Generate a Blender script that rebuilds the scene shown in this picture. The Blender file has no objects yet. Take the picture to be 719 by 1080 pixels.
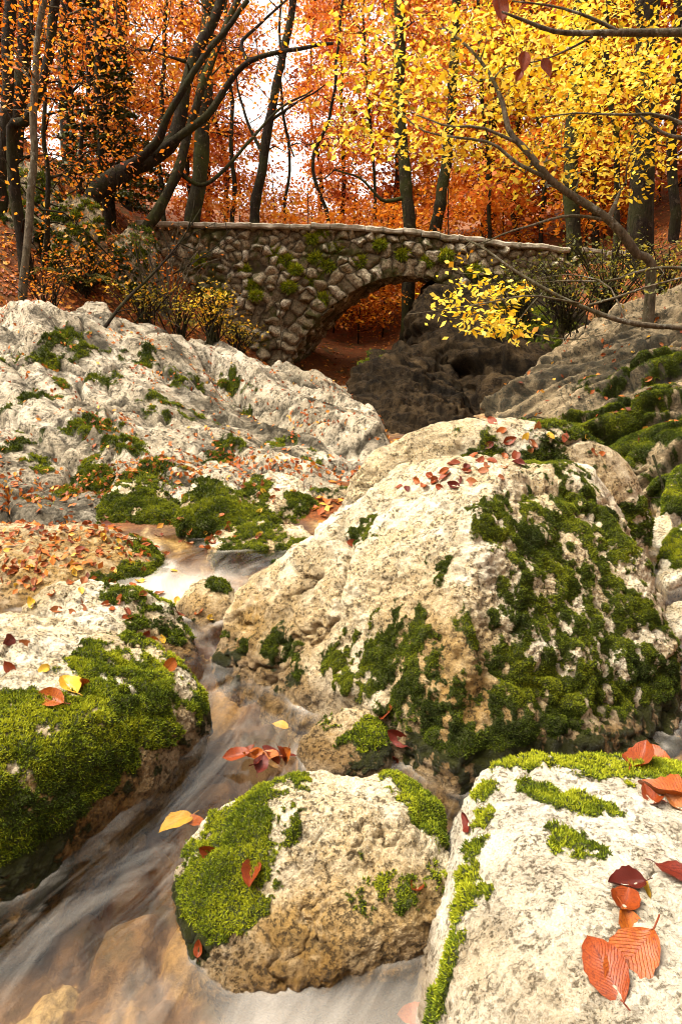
import bpy, bmesh, math, random
import numpy as np
from mathutils import Vector, Matrix
from mathutils.bvhtree import BVHTree

SC = bpy.context.scene
C = SC.collection
rad = math.radians

# ------------------------------------------------------------------ camera, sky, sun, exposure
CAM_Z, PITCH, FOC = 1.6, 16.0, 720.0
cam = bpy.data.cameras.new('camera'); cam_o = bpy.data.objects.new('camera', cam); C.objects.link(cam_o)
cam.sensor_fit = 'VERTICAL'; cam.sensor_height = 36.0; cam.sensor_width = 24.0; cam.lens = 24.0
cam.clip_start = 0.02; cam.clip_end = 2000
cam_o.location = (0, 0, CAM_Z); cam_o.rotation_euler = (rad(90 - PITCH), 0, 0)
SC.camera = cam_o

SUN_EL, SUN_AZ = 60.0, 272.0          # azimuth clockwise from +Y: high, from the left
w = bpy.data.worlds.new('World'); SC.world = w; w.use_nodes = True
nt = w.node_tree; nt.nodes.clear()
sky = nt.nodes.new('ShaderNodeTexSky'); sky.sky_type = 'NISHITA'; sky.sun_disc = False
sky.sun_elevation = rad(SUN_EL); sky.sun_rotation = rad(SUN_AZ); sky.air_density = 1.0; sky.dust_density = 5.0; sky.ozone_density = 1.0
hs = nt.nodes.new('ShaderNodeHueSaturation'); hs.inputs['Saturation'].default_value = 0.12
tint = nt.nodes.new('ShaderNodeMix'); tint.data_type = 'RGBA'; tint.blend_type = 'MULTIPLY'; tint.inputs[0].default_value = 1.0
tint.inputs[7].default_value = (1.0, 0.965, 0.885, 1)
bg = nt.nodes.new('ShaderNodeBackground'); bg.inputs[1].default_value = 0.15
wo = nt.nodes.new('ShaderNodeOutputWorld')
nt.links.new(sky.outputs[0], hs.inputs['Color']); nt.links.new(hs.outputs[0], tint.inputs[6])
nt.links.new(tint.outputs[2], bg.inputs[0]); nt.links.new(bg.outputs[0], wo.inputs[0])

sun = bpy.data.lights.new('sun', 'SUN'); sun.energy = 2.0; sun.angle = rad(34); sun.color = (1.0, 0.89, 0.72)
sun_o = bpy.data.objects.new('sun', sun); C.objects.link(sun_o)
sd = Vector((math.sin(rad(SUN_AZ)) * math.cos(rad(SUN_EL)), math.cos(rad(SUN_AZ)) * math.cos(rad(SUN_EL)), math.sin(rad(SUN_EL))))
sun_o.rotation_euler = sd.to_track_quat('Z', 'Y').to_euler(); sun_o.location = sd * 30

SC.view_settings.view_transform = 'Standard'; SC.view_settings.look = 'None'
SC.view_settings.gamma = 1.0; SC.view_settings.use_curve_mapping = False
SC.view_settings.exposure = 1.74
SC.render.engine = 'CYCLES'
cy = SC.cycles
cy.use_denoising = True; cy.max_bounces = 7; cy.diffuse_bounces = 3; cy.glossy_bounces = 3
cy.transmission_bounces = 4; cy.transparent_max_bounces = 8; cy.caustics_reflective = False; cy.caustics_refractive = False
cy.sample_clamp_indirect = 6.0; cy.filter_width = 1.0

# ------------------------------------------------------------------ geometry of the view: points measured on the photograph
CP, SP = math.cos(rad(PITCH)), math.sin(rad(PITCH))
def at(px, py, Y):
    """world point seen at photo pixel (px, py) lying Y metres ahead of the tripod"""
    cx = (px - 359.5) / FOC; cyy = (540 - py) / FOC
    dy = CP + cyy * SP; dz = -SP + cyy * CP
    t = Y / dy
    return np.array((cx * t, Y, CAM_Z + dz * t))
def ray(px, py):
    cx = (px - 359.5) / FOC; cyy = (540 - py) / FOC
    return Vector((cx, CP + cyy * SP, -SP + cyy * CP)).normalized()
def proj(P):
    P = np.asarray(P, float).reshape(-1, 3)
    d = P[:, 1] * CP - (P[:, 2] - CAM_Z) * SP
    u = P[:, 1] * SP + (P[:, 2] - CAM_Z) * CP
    d = np.where(np.abs(d) < 1e-4, 1e-4, d)
    return 359.5 + FOC * P[:, 0] / d, 540 - FOC * u / d, d

# ------------------------------------------------------------------ noise
_r = np.random.RandomState(7)
_perm = np.tile(_r.permutation(256), 3)
_grad = _r.normal(size=(256, 3)); _grad /= np.linalg.norm(_grad, axis=1)[:, None]
def pnoise(p):
    p = np.asarray(p, float); i = np.floor(p).astype(int); f = p - i; i &= 255
    u = f * f * f * (f * (f * 6 - 15) + 10)
    out = 0
    for dx in (0, 1):
        wx = u[:, 0] if dx else 1 - u[:, 0]
        for dy in (0, 1):
            wy = u[:, 1] if dy else 1 - u[:, 1]
            for dz in (0, 1):
                wz = u[:, 2] if dz else 1 - u[:, 2]
                h = _perm[_perm[_perm[i[:, 0] + dx] + i[:, 1] + dy] + i[:, 2] + dz]
                g = _grad[h]
                out = out + wx * wy * wz * (g[:, 0] * (f[:, 0] - dx) + g[:, 1] * (f[:, 1] - dy) + g[:, 2] * (f[:, 2] - dz))
    return out * 1.6
def fbm(p, octv=4, gain=0.5, lac=2.03):
    a, s, t = 1.0, 0, 0; q = np.array(p, float)
    for _ in range(octv):
        s = s + a * pnoise(q); t += a; a *= gain; q = q * lac + 17.3
    return s / t
def ridged(p, octv=4, gain=0.5, lac=2.1):
    a, s, t = 1.0, 0, 0; q = np.array(p, float)
    for _ in range(octv):
        s = s + a * (1 - 2 * np.abs(pnoise(q))); t += a; a *= gain; q = q * lac + 9.1
    return s / t
def sstep(a, b, x):
    t = np.clip((x - a) / (b - a), 0, 1); return t * t * (3 - 2 * t)
def worley(p, seed=0):
    """F1, F2, cell hash of a jittered grid"""
    p = np.asarray(p, float); i = np.floor(p).astype(int)
    f1 = np.full(len(p), 9.0); f2 = np.full(len(p), 9.0); idh = np.zeros(len(p), int)
    for dx in (-1, 0, 1):
        for dy in (-1, 0, 1):
            for dz in (-1, 0, 1):
                c = i + np.array((dx, dy, dz)); h = _perm[_perm[_perm[(c[:, 0] + seed) & 255] + (c[:, 1] & 255)] + (c[:, 2] & 255)]
                q = c + 0.5 + 0.42 * _grad[h]
                d = np.linalg.norm(p - q, axis=1)
                m = d < f1
                f2 = np.where(m, f1, np.minimum(f2, d)); idh = np.where(m, h, idh); f1 = np.where(m, d, f1)
    return f1, f2, idh

# ------------------------------------------------------------------ mesh helpers
def make_mesh(name, V, faces, attrs=None, smooth=True, mats=()):
    """faces: list of (n,k) int arrays"""
    me = bpy.data.meshes.new(name)
    V = np.ascontiguousarray(V, dtype=np.float32)
    me.vertices.add(len(V)); me.vertices.foreach_set('co', V.ravel())
    faces = [np.asarray(f, dtype=np.int32) for f in faces if len(f)]
    li = np.concatenate([f.ravel() for f in faces]); tot = np.concatenate([np.full(len(f), f.shape[1], np.int32) for f in faces])
    st = np.concatenate(([0], np.cumsum(tot)[:-1])).astype(np.int32)
    me.loops.add(len(li)); me.loops.foreach_set('vertex_index', li)
    me.polygons.add(len(tot)); me.polygons.foreach_set('loop_start', st)
    me.polygons.foreach_set('use_smooth', np.full(len(tot), smooth))
    me.update(calc_edges=True)
    for k, a in (attrs or {}).items():
        at_ = me.attributes.new(k, 'FLOAT', 'POINT'); at_.data.foreach_set('value', np.ascontiguousarray(a, dtype=np.float32))
    for m in mats: me.materials.append(m)
    return me
def link(name, me, parent=None, loc=None):
    o = bpy.data.objects.new(name, me); C.objects.link(o)
    if loc is not None: o.location = loc
    if parent is not None: o.parent = parent
    return o
def empty(name, loc):
    o = bpy.data.objects.new(name, None); C.objects.link(o); o.location = loc; o.empty_display_size = 0.1
    return o
def tag(o, label, cat, group=None, kind=None):
    o['label'] = label; o['category'] = cat
    if group: o['group'] = group
    if kind: o['kind'] = kind
    return o
def vnormals(V, T):
    n = np.zeros_like(V); a = V[T[:, 1]] - V[T[:, 0]]; b = V[T[:, 2]] - V[T[:, 0]]; fn = np.cross(a, b)
    for k in range(3):
        for ax in range(3): n[:, ax] += np.bincount(T[:, k], fn[:, ax], len(V))
    return n / np.maximum(np.linalg.norm(n, axis=1), 1e-12)[:, None]
class MB:
    def __init__(s): s.v = []; s.f = {}; s.n = 0; s.a = {}
    def add(s, V, F, **attrs):
        V = np.asarray(V, float); F = np.asarray(F, int)
        s.v.append(V); s.f.setdefault(F.shape[1], []).append(F + s.n); s.n += len(V)
        for k, a in attrs.items(): s.a.setdefault(k, []).append(np.broadcast_to(np.asarray(a, float), (len(V),)))
    def mesh(s, name, mat, smooth=True, loc=None):
        V = np.concatenate(s.v)
        if loc is not None: V = V - np.asarray(loc)
        return make_mesh(name, V, [np.concatenate(f) for f in s.f.values()], {k: np.concatenate(a) for k, a in s.a.items()}, smooth, (mat,))
def tube(mb, P, R, k=6, cap=True, **attrs):
    P = np.asarray(P, float); n = len(P); R = np.broadcast_to(np.asarray(R, float), (n,))
    T = np.gradient(P, axis=0); T /= np.maximum(np.linalg.norm(T, axis=1), 1e-9)[:, None]
    ref = np.array((0.0, 0.0, 1.0)) if abs(T[0, 2]) < 0.8 else np.array((1.0, 0, 0))
    U = np.cross(T, ref); U /= np.maximum(np.linalg.norm(U, axis=1), 1e-9)[:, None]; W = np.cross(T, U)
    th = np.linspace(0, 2 * np.pi, k, endpoint=False)
    V = P[:, None, :] + R[:, None, None] * (np.cos(th)[None, :, None] * U[:, None, :] + np.sin(th)[None, :, None] * W[:, None, :])
    i = np.arange(n - 1)[:, None] * k; j = np.arange(k)[None, :]; j2 = (j + 1) % k
    F = np.stack((i + j, i + j2, i + k + j2, i + k + j), -1).reshape(-1, 4)
    mb.add(V.reshape(-1, 3), F, **attrs)
def spline(P, n):
    """Catmull-Rom through the points, n samples"""
    P = np.asarray(P, float)
    if len(P) == 2: P = np.array((P[0], (P[0] + P[1]) / 2, P[1]))
    Q = np.vstack((2 * P[0] - P[1], P, 2 * P[-1] - P[-2])); m = len(P) - 1
    t = np.linspace(0, m - 1e-6, n); i = t.astype(int); f = (t - i)[:, None]
    a, b, c, d = Q[i], Q[i + 1], Q[i + 2], Q[i + 3]
    return 0.5 * (2 * b + (c - a) * f + (2 * a - 5 * b + 4 * c - d) * f ** 2 + (3 * b - a - 3 * c + d) * f ** 3)
def rbf(ctrl, x, y, smooth=0.0):
    """z over plan from scattered control points (linear kernel plus plane)"""
    ctrl = np.asarray(ctrl, float); n = len(ctrl)
    D = np.hypot(ctrl[:, 0][:, None] - ctrl[:, 0], ctrl[:, 1][:, None] - ctrl[:, 1]); 
    D = np.sqrt(D ** 2 + 0.16)
    A = np.zeros((n + 3, n + 3)); A[:n, :n] = D - smooth * np.eye(n); A[:n, n] = 1; A[:n, n + 1:] = ctrl[:, :2]; A[n:, :n] = A[:n, n:].T
    wv = np.linalg.lstsq(A, np.concatenate((ctrl[:, 2], (0, 0, 0))), rcond=None)[0]
    x = np.asarray(x, float).ravel(); y = np.asarray(y, float).ravel(); out = wv[n] + wv[n + 1] * x + wv[n + 2] * y
    for k in range(n): out = out + wv[k] * np.sqrt((x - ctrl[k, 0]) ** 2 + (y - ctrl[k, 1]) ** 2 + 0.16)
    return out
def grid_faces(nu, nv):
    i = np.arange(nu - 1)[:, None] * nv; j = np.arange(nv - 1)[None, :]
    return np.stack((i + j, i + nv + j, i + nv + j + 1, i + j + 1), -1).reshape(-1, 4)

# ------------------------------------------------------------------ materials
def mat(name):
    m = bpy.data.materials.new(name); m.use_nodes = True; t = m.node_tree; t.nodes.clear()
    out = t.nodes.new('ShaderNodeOutputMaterial'); return m, t, out
class N:
    """small node-writing helper"""
    def __init__(s, t): s.t = t
    def n(s, typ, **kw):
        o = s.t.nodes.new(typ)
        for k, v in kw.items(): setattr(o, k, v)
        return o
    def l(s, a, b): s.t.links.new(a, b)
    def set(s, inp, v):
        if hasattr(v, 'is_linked') or isinstance(v, bpy.types.NodeSocket): s.l(v, inp)
        else: inp.default_value = v
    def attr(s, name): return s.n('ShaderNodeAttribute', attribute_name=name).outputs['Fac']
    def noise(s, vec, scale, detail=6, rough=0.6, dist=0.0):
        o = s.n('ShaderNodeTexNoise'); o.inputs['Scale'].default_value = scale; o.inputs['Detail'].default_value = detail
        o.inputs['Roughness'].default_value = rough; o.inputs['Distortion'].default_value = dist
        if vec is not None: s.l(vec, o.inputs['Vector'])
        return o.outputs[0]
    def ramp(s, fac, stops, interp='LINEAR'):
        o = s.n('ShaderNodeValToRGB'); e = o.color_ramp.elements; o.color_ramp.interpolation = interp
        while len(e) < len(stops): e.new(0.5)
        for k, (p, c) in enumerate(stops):
            e[k].position = p; e[k].color = (c, c, c, 1) if not hasattr(c, '__len__') else (*c, 1)
        s.l(fac, o.inputs[0]); return o.outputs[0]
    def mix(s, f, a, b, typ='MIX'):
        o = s.n('ShaderNodeMix'); o.data_type = 'RGBA'; o.blend_type = typ
        s.set(o.inputs[0], f)
        for k, v in ((6, a), (7, b)):
            if isinstance(v, (tuple, list)): o.inputs[k].default_value = (*v[:3], 1)
            else: s.l(v, o.inputs[k])
        return o.outputs[2]
    def math(s, op, a, b=0.0, clamp=False):
        o = s.n('ShaderNodeMath', operation=op, use_clamp=clamp); s.set(o.inputs[0], a); s.set(o.inputs[1], b); return o.outputs[0]
    def bump(s, h, strength, dist, normal=None):
        o = s.n('ShaderNodeBump'); o.inputs['Strength'].default_value = strength; o.inputs['Distance'].default_value = dist
        s.l(h, o.inputs['Height'])
        if normal is not None: s.l(normal, o.inputs['Normal'])
        return o.outputs[0]
    def bsdf(s, col, rough=0.8, normal=None, spec=0.3):
        o = s.n('ShaderNodeBsdfPrincipled'); s.set(o.inputs['Base Color'], (*col, 1) if isinstance(col, tuple) else col)
        s.set(o.inputs['Roughness'], rough); o.inputs['Specular IOR Level'].default_value = spec
        if normal is not None: s.l(normal, o.inputs['Normal'])
        return o.outputs[0]

def rock_material(name, light, mid, ochre, dark, scale=1.0, grain=60, bump=1.0, crack=0.4, rough=0.75, weather=0.5, spec=0.25):
    m, t, out = mat(name); n = N(t)
    co = n.n('ShaderNodeTexCoord').outputs['Object']
    big = n.noise(co, 2.2 * scale, 5, 0.6, 0.4); med = n.noise(co, 11 * scale, 7, 0.7, 0.3); fine = n.noise(co, grain * scale, 6, 0.75); grit = n.noise(co, grain * 2.6 * scale, 4, 0.7)
    blot = n.noise(co, 4.7 * scale, 7, 0.72, 0.8)
    c = n.mix(n.ramp(big, [(0.40, 0), (0.58, 0.8)]), light, mid)
    c = n.mix(n.ramp(med, [(0.47, 0), (0.60, 0.75)]), c, mid)
    c = n.mix(n.ramp(grit, [(0.53, 0.0), (0.64, 0.7)]), c, tuple(min(.8, 1.15 * a) for a in light))
    st = n.math('MULTIPLY', n.attr('stain'), n.ramp(med, [(0.36, 0.6), (0.52, 1)]))
    c = n.mix(n.math('MULTIPLY', st, 1.0, True), c, ochre)
    # grey-brown weathering blotches, lichen specks, pits and seams
    c = n.mix(n.math('MULTIPLY', n.ramp(blot, [(0.52, 0), (0.60, 1)]), weather), c, tuple(0.25 * a + 0.75 * b for a, b in zip(mid, dark)))
    pitmask = n.math('MULTIPLY', n.ramp(fine, [(0.505, 0), (0.575, 1)]), n.ramp(med, [(0.42, 0.25), (0.54, 1)]))
    c = n.mix(n.math('MULTIPLY', pitmask, 0.85), c, dark)
    c = n.mix(n.ramp(grit, [(0.36, 0.5), (0.46, 0.0)]), c, n.mix(1.0, c, (0.42, 0.33, 0.22), 'MULTIPLY'))
    vor = n.n('ShaderNodeTexVoronoi', feature='DISTANCE_TO_EDGE'); vor.inputs['Scale'].default_value = 4 * scale
    nz = n.n('ShaderNodeTexNoise'); nz.inputs['Scale'].default_value = 5 * scale; nz.inputs['Detail'].default_value = 7; nz.inputs['Roughness'].default_value = 0.7; n.l(co, nz.inputs['Vector'])
    sc = n.n('ShaderNodeVectorMath', operation='SCALE'); sc.inputs['Scale'].default_value = 1.6; n.l(nz.outputs['Color'], sc.inputs[0])
    wv = n.n('ShaderNodeVectorMath', operation='ADD'); n.l(co, wv.inputs[0]); n.l(sc.outputs[0], wv.inputs[1]); n.l(wv.outputs[0], vor.inputs['Vector'])
    ckm = n.math('MULTIPLY', n.math('MULTIPLY', n.ramp(vor.outputs['Distance'], [(0.0, 1), (0.03, 0)]), n.ramp(blot, [(0.45, 0), (0.6, 1)])), crack)
    c = n.mix(ckm, c, dark)
    # moss film under the tufts
    ms = n.math('ADD', n.attr('moss'), n.math('MULTIPLY', n.math('SUBTRACT', med, 0.5), 0.9))
    mk = n.ramp(ms, [(0.32, 0), (0.58, 1)])
    mc = n.mix(fine, (0.018, 0.026, 0.006), (0.075, 0.085, 0.012))
    c = n.mix(mk, c, mc)
    wet = n.attr('wet')
    c = n.mix(n.math('MULTIPLY', wet, 0.72), c, n.mix(1.0, c, (0.30, 0.22, 0.14), 'MULTIPLY'))
    h = n.math('ADD', n.math('ADD', n.math('MULTIPLY', med, 0.9), n.math('MULTIPLY', fine, 0.8)), n.math('MULTIPLY', grit, 0.35))
    h = n.math('SUBTRACT', h, n.math('MULTIPLY', ckm, 0.4)); h = n.math('SUBTRACT', h, n.math('MULTIPLY', pitmask, 0.25))
    b = n.bump(h, bump, 0.03 / scale)
    rg = n.math('SUBTRACT', rough, n.math('MULTIPLY', wet, 0.4))
    n.l(n.bsdf(c, rg, b, spec), out.inputs[0]); return m
M_LIME = rock_material('pale_limestone', (0.80, 0.72, 0.55), (0.54, 0.40, 0.20), (0.40, 0.245, 0.075), (0.055, 0.034, 0.012), weather=0.32)
M_WHITE = rock_material('white_limestone', (0.80, 0.73, 0.60), (0.64, 0.55, 0.40), (0.42, 0.26, 0.08), (0.10, 0.07, 0.035), 1.0, 70, 1.0, 0.3, weather=0.22)
M_OUT = rock_material('grey_white_limestone', (0.66, 0.58, 0.445), (0.36, 0.295, 0.19), (0.042, 0.033, 0.016), (0.03, 0.023, 0.012), 0.6, 45, 1.0, 0.8, weather=0.8)
M_GREY = rock_material('grey_limestone', (0.50, 0.39, 0.235), (0.26, 0.19, 0.10), (0.035, 0.026, 0.012), (0.02, 0.022, 0.012), 0.5, 45, 1.0, 0.8, weather=0.8)
M_DARK = rock_material('shade_darkened_limestone', (0.075, 0.049, 0.023), (0.022, 0.014, 0.007), (0.012, 0.009, 0.005), (0.008, 0.006, 0.004), 0.4, 45, 1.0, 0.8, weather=0.8, spec=0.06)  # shade of bridge and canopy put into the rock colour

def moss_material(name, stops):
    m, t, out = mat(name); n = N(t)
    c = n.ramp(n.attr('tone'), stops)
    d = n.bsdf(c, 0.75, None, 0.2)
    tr = n.n('ShaderNodeBsdfTranslucent'); n.l(c, tr.inputs[0])
    mx = n.n('ShaderNodeMixShader'); mx.inputs[0].default_value = 0.25; n.l(d, mx.inputs[1]); n.l(tr.outputs[0], mx.inputs[2])
    n.l(mx.outputs[0], out.inputs[0]); return m
M_MOSS = moss_material('bright_moss', [(0.0, (0.03, 0.045, 0.004)), (0.3, (0.085, 0.12, 0.006)), (0.6, (0.22, 0.26, 0.010)), (1.0, (0.44, 0.44, 0.02))])
M_MOSSD = moss_material('dark_moss', [(0.0, (0.018, 0.028, 0.003)), (0.5, (0.085, 0.115, 0.007)), (1.0, (0.28, 0.30, 0.015))])

def leaf_material(name, stops, trans=0.4):
    m, t, out = mat(name); n = N(t)
    c = n.ramp(n.attr('tone'), stops)
    d = n.bsdf(c, 0.55, None, 0.25)
    tr = n.n('ShaderNodeBsdfTranslucent'); n.l(c, tr.inputs[0])
    mx = n.n('ShaderNodeMixShader'); mx.inputs[0].default_value = trans; n.l(d, mx.inputs[1]); n.l(tr.outputs[0], mx.inputs[2])
    n.l(mx.outputs[0], out.inputs[0]); return m
M_LRED = leaf_material('russet_beech_foliage', [(0, (0.16, 0.026, 0.005)), (0.35, (0.46, 0.085, 0.01)), (0.7, (0.66, 0.19, 0.02)), (1, (0.74, 0.34, 0.05))], 0.5)
M_LORG = leaf_material('orange_beech_foliage', [(0, (0.22, 0.04, 0.005)), (0.4, (0.58, 0.15, 0.01)), (0.75, (0.74, 0.30, 0.02)), (1, (0.78, 0.46, 0.05))], 0.5)
M_LYEL = leaf_material('golden_foliage', [(0, (0.20, 0.15, 0.010)), (0.14, (0.34, 0.27, 0.012)), (0.26, (0.52, 0.20, 0.010)), (0.42, (0.66, 0.40, 0.012)), (0.7, (0.80, 0.56, 0.025)), (1, (0.88, 0.73, 0.12))])
M_LGRN = leaf_material('olive_foliage', [(0, (0.03, 0.035, 0.005)), (0.5, (0.10, 0.10, 0.012)), (0.8, (0.26, 0.20, 0.015)), (1, (0.5, 0.34, 0.02))])
M_LNEEDLE = leaf_material('spruce_needles', [(0, (0.012, 0.02, 0.006)), (0.6, (0.05, 0.06, 0.012)), (1, (0.12, 0.11, 0.015))], 0.15)
M_LITTER = leaf_material('leaf_litter_leaves', [(0, (0.10, 0.022, 0.006)), (0.4, (0.30, 0.07, 0.012)), (0.75, (0.48, 0.16, 0.02)), (1, (0.58, 0.32, 0.05))], 0.2)

def bark_material(name, base, dark, moss=0.5):
    m, t, out = mat(name); n = N(t)
    co = n.n('ShaderNodeTexCoord').outputs['Object']
    mp = n.n('ShaderNodeMapping'); mp.inputs['Scale'].default_value = (1, 1, 0.25); n.l(co, mp.inputs[0])
    a = n.noise(mp.outputs[0], 30, 6, 0.7); b = n.noise(co, 2.0, 4, 0.6)
    c = n.mix(n.ramp(a, [(0.35, 0), (0.65, 1)]), dark, base)
    c = n.mix(n.math('MULTIPLY', n.ramp(b, [(0.45, 0), (0.6, 1)]), moss), c, (0.05, 0.06, 0.012))
    lc = n.noise(co, 9, 6, 0.75, 0.5)
    c = n.mix(n.ramp(lc, [(0.56, 0), (0.64, 0.7)]), c, tuple(min(.3, 2.6 * v + .01) for v in base))
    n.l(n.bsdf(c, 0.9, n.bump(n.math('ADD', a, lc), 1.0, 0.04), 0.1), out.inputs[0]); return m
M_BARK = bark_material('dark_beech_bark', (0.032, 0.023, 0.014), (0.010, 0.007, 0.005), 0.3)
M_BARKP = bark_material('pale_beech_bark', (0.17, 0.135, 0.09), (0.055, 0.042, 0.028), 0.3)
M_BARKM = bark_material('mossy_bark', (0.040, 0.033, 0.016), (0.012, 0.009, 0.006), 0.6)

def fallen_material(name, c1, c2, c3):
    """wet curled beech leaf: midrib and side veins follow the blade"""
    m, t, out = mat(name); n = N(t)
    u = n.attr('lu'); v = n.attr('lt')
    rnd = n.n('ShaderNodeObjectInfo').outputs['Random']
    co = n.n('ShaderNodeTexCoord').outputs['Object']
    nz = n.noise(co, 45, 4, 0.6)
    ph = n.math('ADD', n.math('MULTIPLY', v, 16.0), n.math('MULTIPLY', n.math('ABSOLUTE', u), -5.0))
    fr = n.math('ABSOLUTE', n.math('SUBTRACT', n.math('FRACT', ph), 0.5))
    vein = n.ramp(fr, [(0.0, 1), (0.10, 0)]); mid = n.ramp(n.math('ABSOLUTE', u), [(0.0, 1), (0.09, 0)])
    c = n.mix(n.ramp(nz, [(0.35, 0), (0.65, 1)]), c1, c2)
    sp = n.noise(co, 22, 5, 0.75, 0.5)
    c = n.mix(n.ramp(sp, [(0.5, 0), (0.62, 0.85)]), c, c3)
    c = n.mix(n.math('MULTIPLY', rnd, 0.5), c, c3)
    c = n.mix(n.math('MULTIPLY', n.math('MAXIMUM', n.math('MULTIPLY', vein, 0.35), mid), 0.6), c, c3)
    h = n.math('ADD', n.math('MULTIPLY', vein, -0.5), n.math('MULTIPLY', nz, 0.3))
    d = n.bsdf(c, 0.38, n.bump(h, 0.8, 0.003), 0.3)
    tr = n.n('ShaderNodeBsdfTranslucent'); n.l(c, tr.inputs[0])
    mx = n.n('ShaderNodeMixShader'); mx.inputs[0].default_value = 0.15; n.l(d, mx.inputs[1]); n.l(tr.outputs[0], mx.inputs[2])
    n.l(mx.outputs[0], out.inputs[0]); return m
LEAFM = {
    'red': fallen_material('wet_red_leaf', (0.19, 0.026, 0.004), (0.32, 0.065, 0.007), (0.085, 0.010, 0.003)),
    'dark': fallen_material('wet_dark_leaf', (0.085, 0.010, 0.005), (0.18, 0.022, 0.008), (0.05, 0.006, 0.004)),
    'orange': fallen_material('wet_orange_leaf', (0.33, 0.06, 0.006), (0.46, 0.15, 0.012), (0.15, 0.02, 0.005)),
    'brown': fallen_material('wet_brown_leaf', (0.30, 0.09, 0.025), (0.40, 0.15, 0.04), (0.20, 0.05, 0.015)),
    'yellow': fallen_material('wet_yellow_leaf', (0.60, 0.36, 0.02), (0.68, 0.45, 0.06), (0.50, 0.24, 0.02)),
}

# ------------------------------------------------------------------ ground
GCTRL = [(-7, 3, 3.6), (-9, 0, 7), (7, 3, 3.6), (9, 0, 7), (0, -6, 2.5), (-5, -5, 4.5), (5, -5, 4.5), (0, -14, 10), (-14, 4, 11), (14, 4, 11),  # unseen slopes beside and behind the camera, raised to cut sky fill
         (-.9, -2, -.45), (-1.0, 1.3, -.26), (-.5, 2.1, -.22), (-.3, 2.8, -.10), (-.7, 3.8, -.05), (-.7, 4.25, -.02), (-1.4, 4.8, .19), (-.5, 4.9, .19), (.3, 4.7, .19), (-.1, 6, .17), (.2, 8, .2), (.5, 12, .25), (.4, 16, .4), (.5, 19, 1.0),
         (1.6, 9, .1), (2.0, 11, .1), (2.9, 12, .2), (2.2, 13.6, .2), (3.6, 12.8, .8), (1.3, 10, .1), (.6, 1, -.2), (.8, 2.5, -.05), (1.8, 3.5, .0), (1.9, 4.6, .02), (1.2, 6, .05),
         (-2.6, 1, .15), (-2.6, 3, .15), (-2.2, 4.1, .17), (-3, 5.2, .05), (-1.9, 5.4, .0), (-2.2, 6.0, .0), (-2.2, 7.2, .1), (-4.4, 8.8, 1.25), (-3.2, 10.2, 1.3), (-2.2, 11.5, .75), (-2.8, 13, 1.4), (-3.9, 15, 3.0), (-2.6, 15, 1.6), (-1.4, 15, .5),
         (-5.6, 11.5, 3.4), (-8, 14, 6.2), (-7.5, 9, 3.8), (-5.5, 6, 1.6), (-13, 16, 9.5), (-9, 21, 6.0), (-5, 20, 3.4), (-4, 17, 3.3),
         (2.6, 1, .2), (3, 3, .15), (3.2, 5, .2), (4.6, 7, 1.4), (4.4, 9, 1.2), (5.2, 11, 1.9), (5, 14, 2.3), (4.4, 15, 2.3), (2.6, 15, .6), (7, 16, 3.4), (11, 10, 5), (9, 24, 5.2), (4.5, 21, 3.2),
         (0, 23, 2.4), (-2, 30, 4.2), (3, 30, 4.6), (-12, 34, 7.5), (13, 34, 7), (0, 48, 6.0), (-20, 60, 12), (20, 60, 11), (0, 100, 11),
         (-90, 0, 45), (90, 0, 45), (-100, 100, 45), (100, 100, 40), (-150, -60, 55), (150, -60, 55), (0, 240, 24), (-200, 240, 60), (200, 240, 60), (-25, -20, 10), (25, -20, 10), (0, -30, -1), (0, -100, 2)]
def ground_z(x, y): return rbf(GCTRL, x, y)
def axis(lo, hi, flo, fhi, step, n):
    a = np.linspace(0, 1, n)[1:] ** 2.2
    return np.concatenate(((flo - (flo - lo) * a)[::-1], np.arange(flo, fhi + 1e-6, step), fhi + (hi - fhi) * a))
gx = axis(-190, 190, -11, 11, 0.075, 26); gy = axis(-90, 230, -0.5, 24, 0.09, 26)
X, Y = np.meshgrid(gx, gy, indexing='ij'); GZ = ground_z(X, Y)
P = np.stack((X.ravel(), Y.ravel(), np.zeros(X.size)), 1)
hill = sstep(0.2, 2.0, GZ)
GZ = GZ + 0.035 * fbm(P * 4.0, 4) * (0.6 + 1.4 * hill) + hill * 0.28 * fbm(P * 0.8, 3)
GZ = GZ - .09 * (1 - sstep(-.02, .08, GZ)) * (Y.ravel() < 3.6) * (Y.ravel() > 0)
GV = np.stack((X.ravel(), Y.ravel(), GZ), 1)
m, t, out = mat('forest_floor_and_streambed'); n = N(t)
co = n.n('ShaderNodeTexCoord').outputs['Object']
a = n.noise(co, 3, 5, 0.65); b = n.noise(co, 28, 6, 0.7)
litter = n.mix(n.ramp(b, [(0.3, 0), (0.7, 1)]), (0.045, 0.014, 0.006), (0.25, 0.075, 0.015))
litter = n.mix(n.ramp(a, [(0.5, 0), (0.68, 0.8)]), litter, (0.035, 0.038, 0.008))
pb = n.n('ShaderNodeTexVoronoi'); pb.inputs['Scale'].default_value = 7; n.l(co, pb.inputs['Vector'])
pe = n.n('ShaderNodeTexVoronoi', feature='DISTANCE_TO_EDGE'); pe.inputs['Scale'].default_value = 7; n.l(co, pe.inputs['Vector'])
cell = n.n('ShaderNodeSeparateColor'); n.l(pb.outputs['Color'], cell.inputs[0])
bn = n.noise(co, 3.6, 4, 0.55, 0.7); bn2 = n.noise(co, 9, 5, 0.6, 0.3)
bed = n.ramp(bn, [(0.34, (0.055, 0.028, 0.022)), (0.44, (0.13, 0.07, 0.035)), (0.52, (0.20, 0.115, 0.045)), (0.60, (0.50, 0.36, 0.17)), (0.68, (0.62, 0.50, 0.30))])
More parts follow.
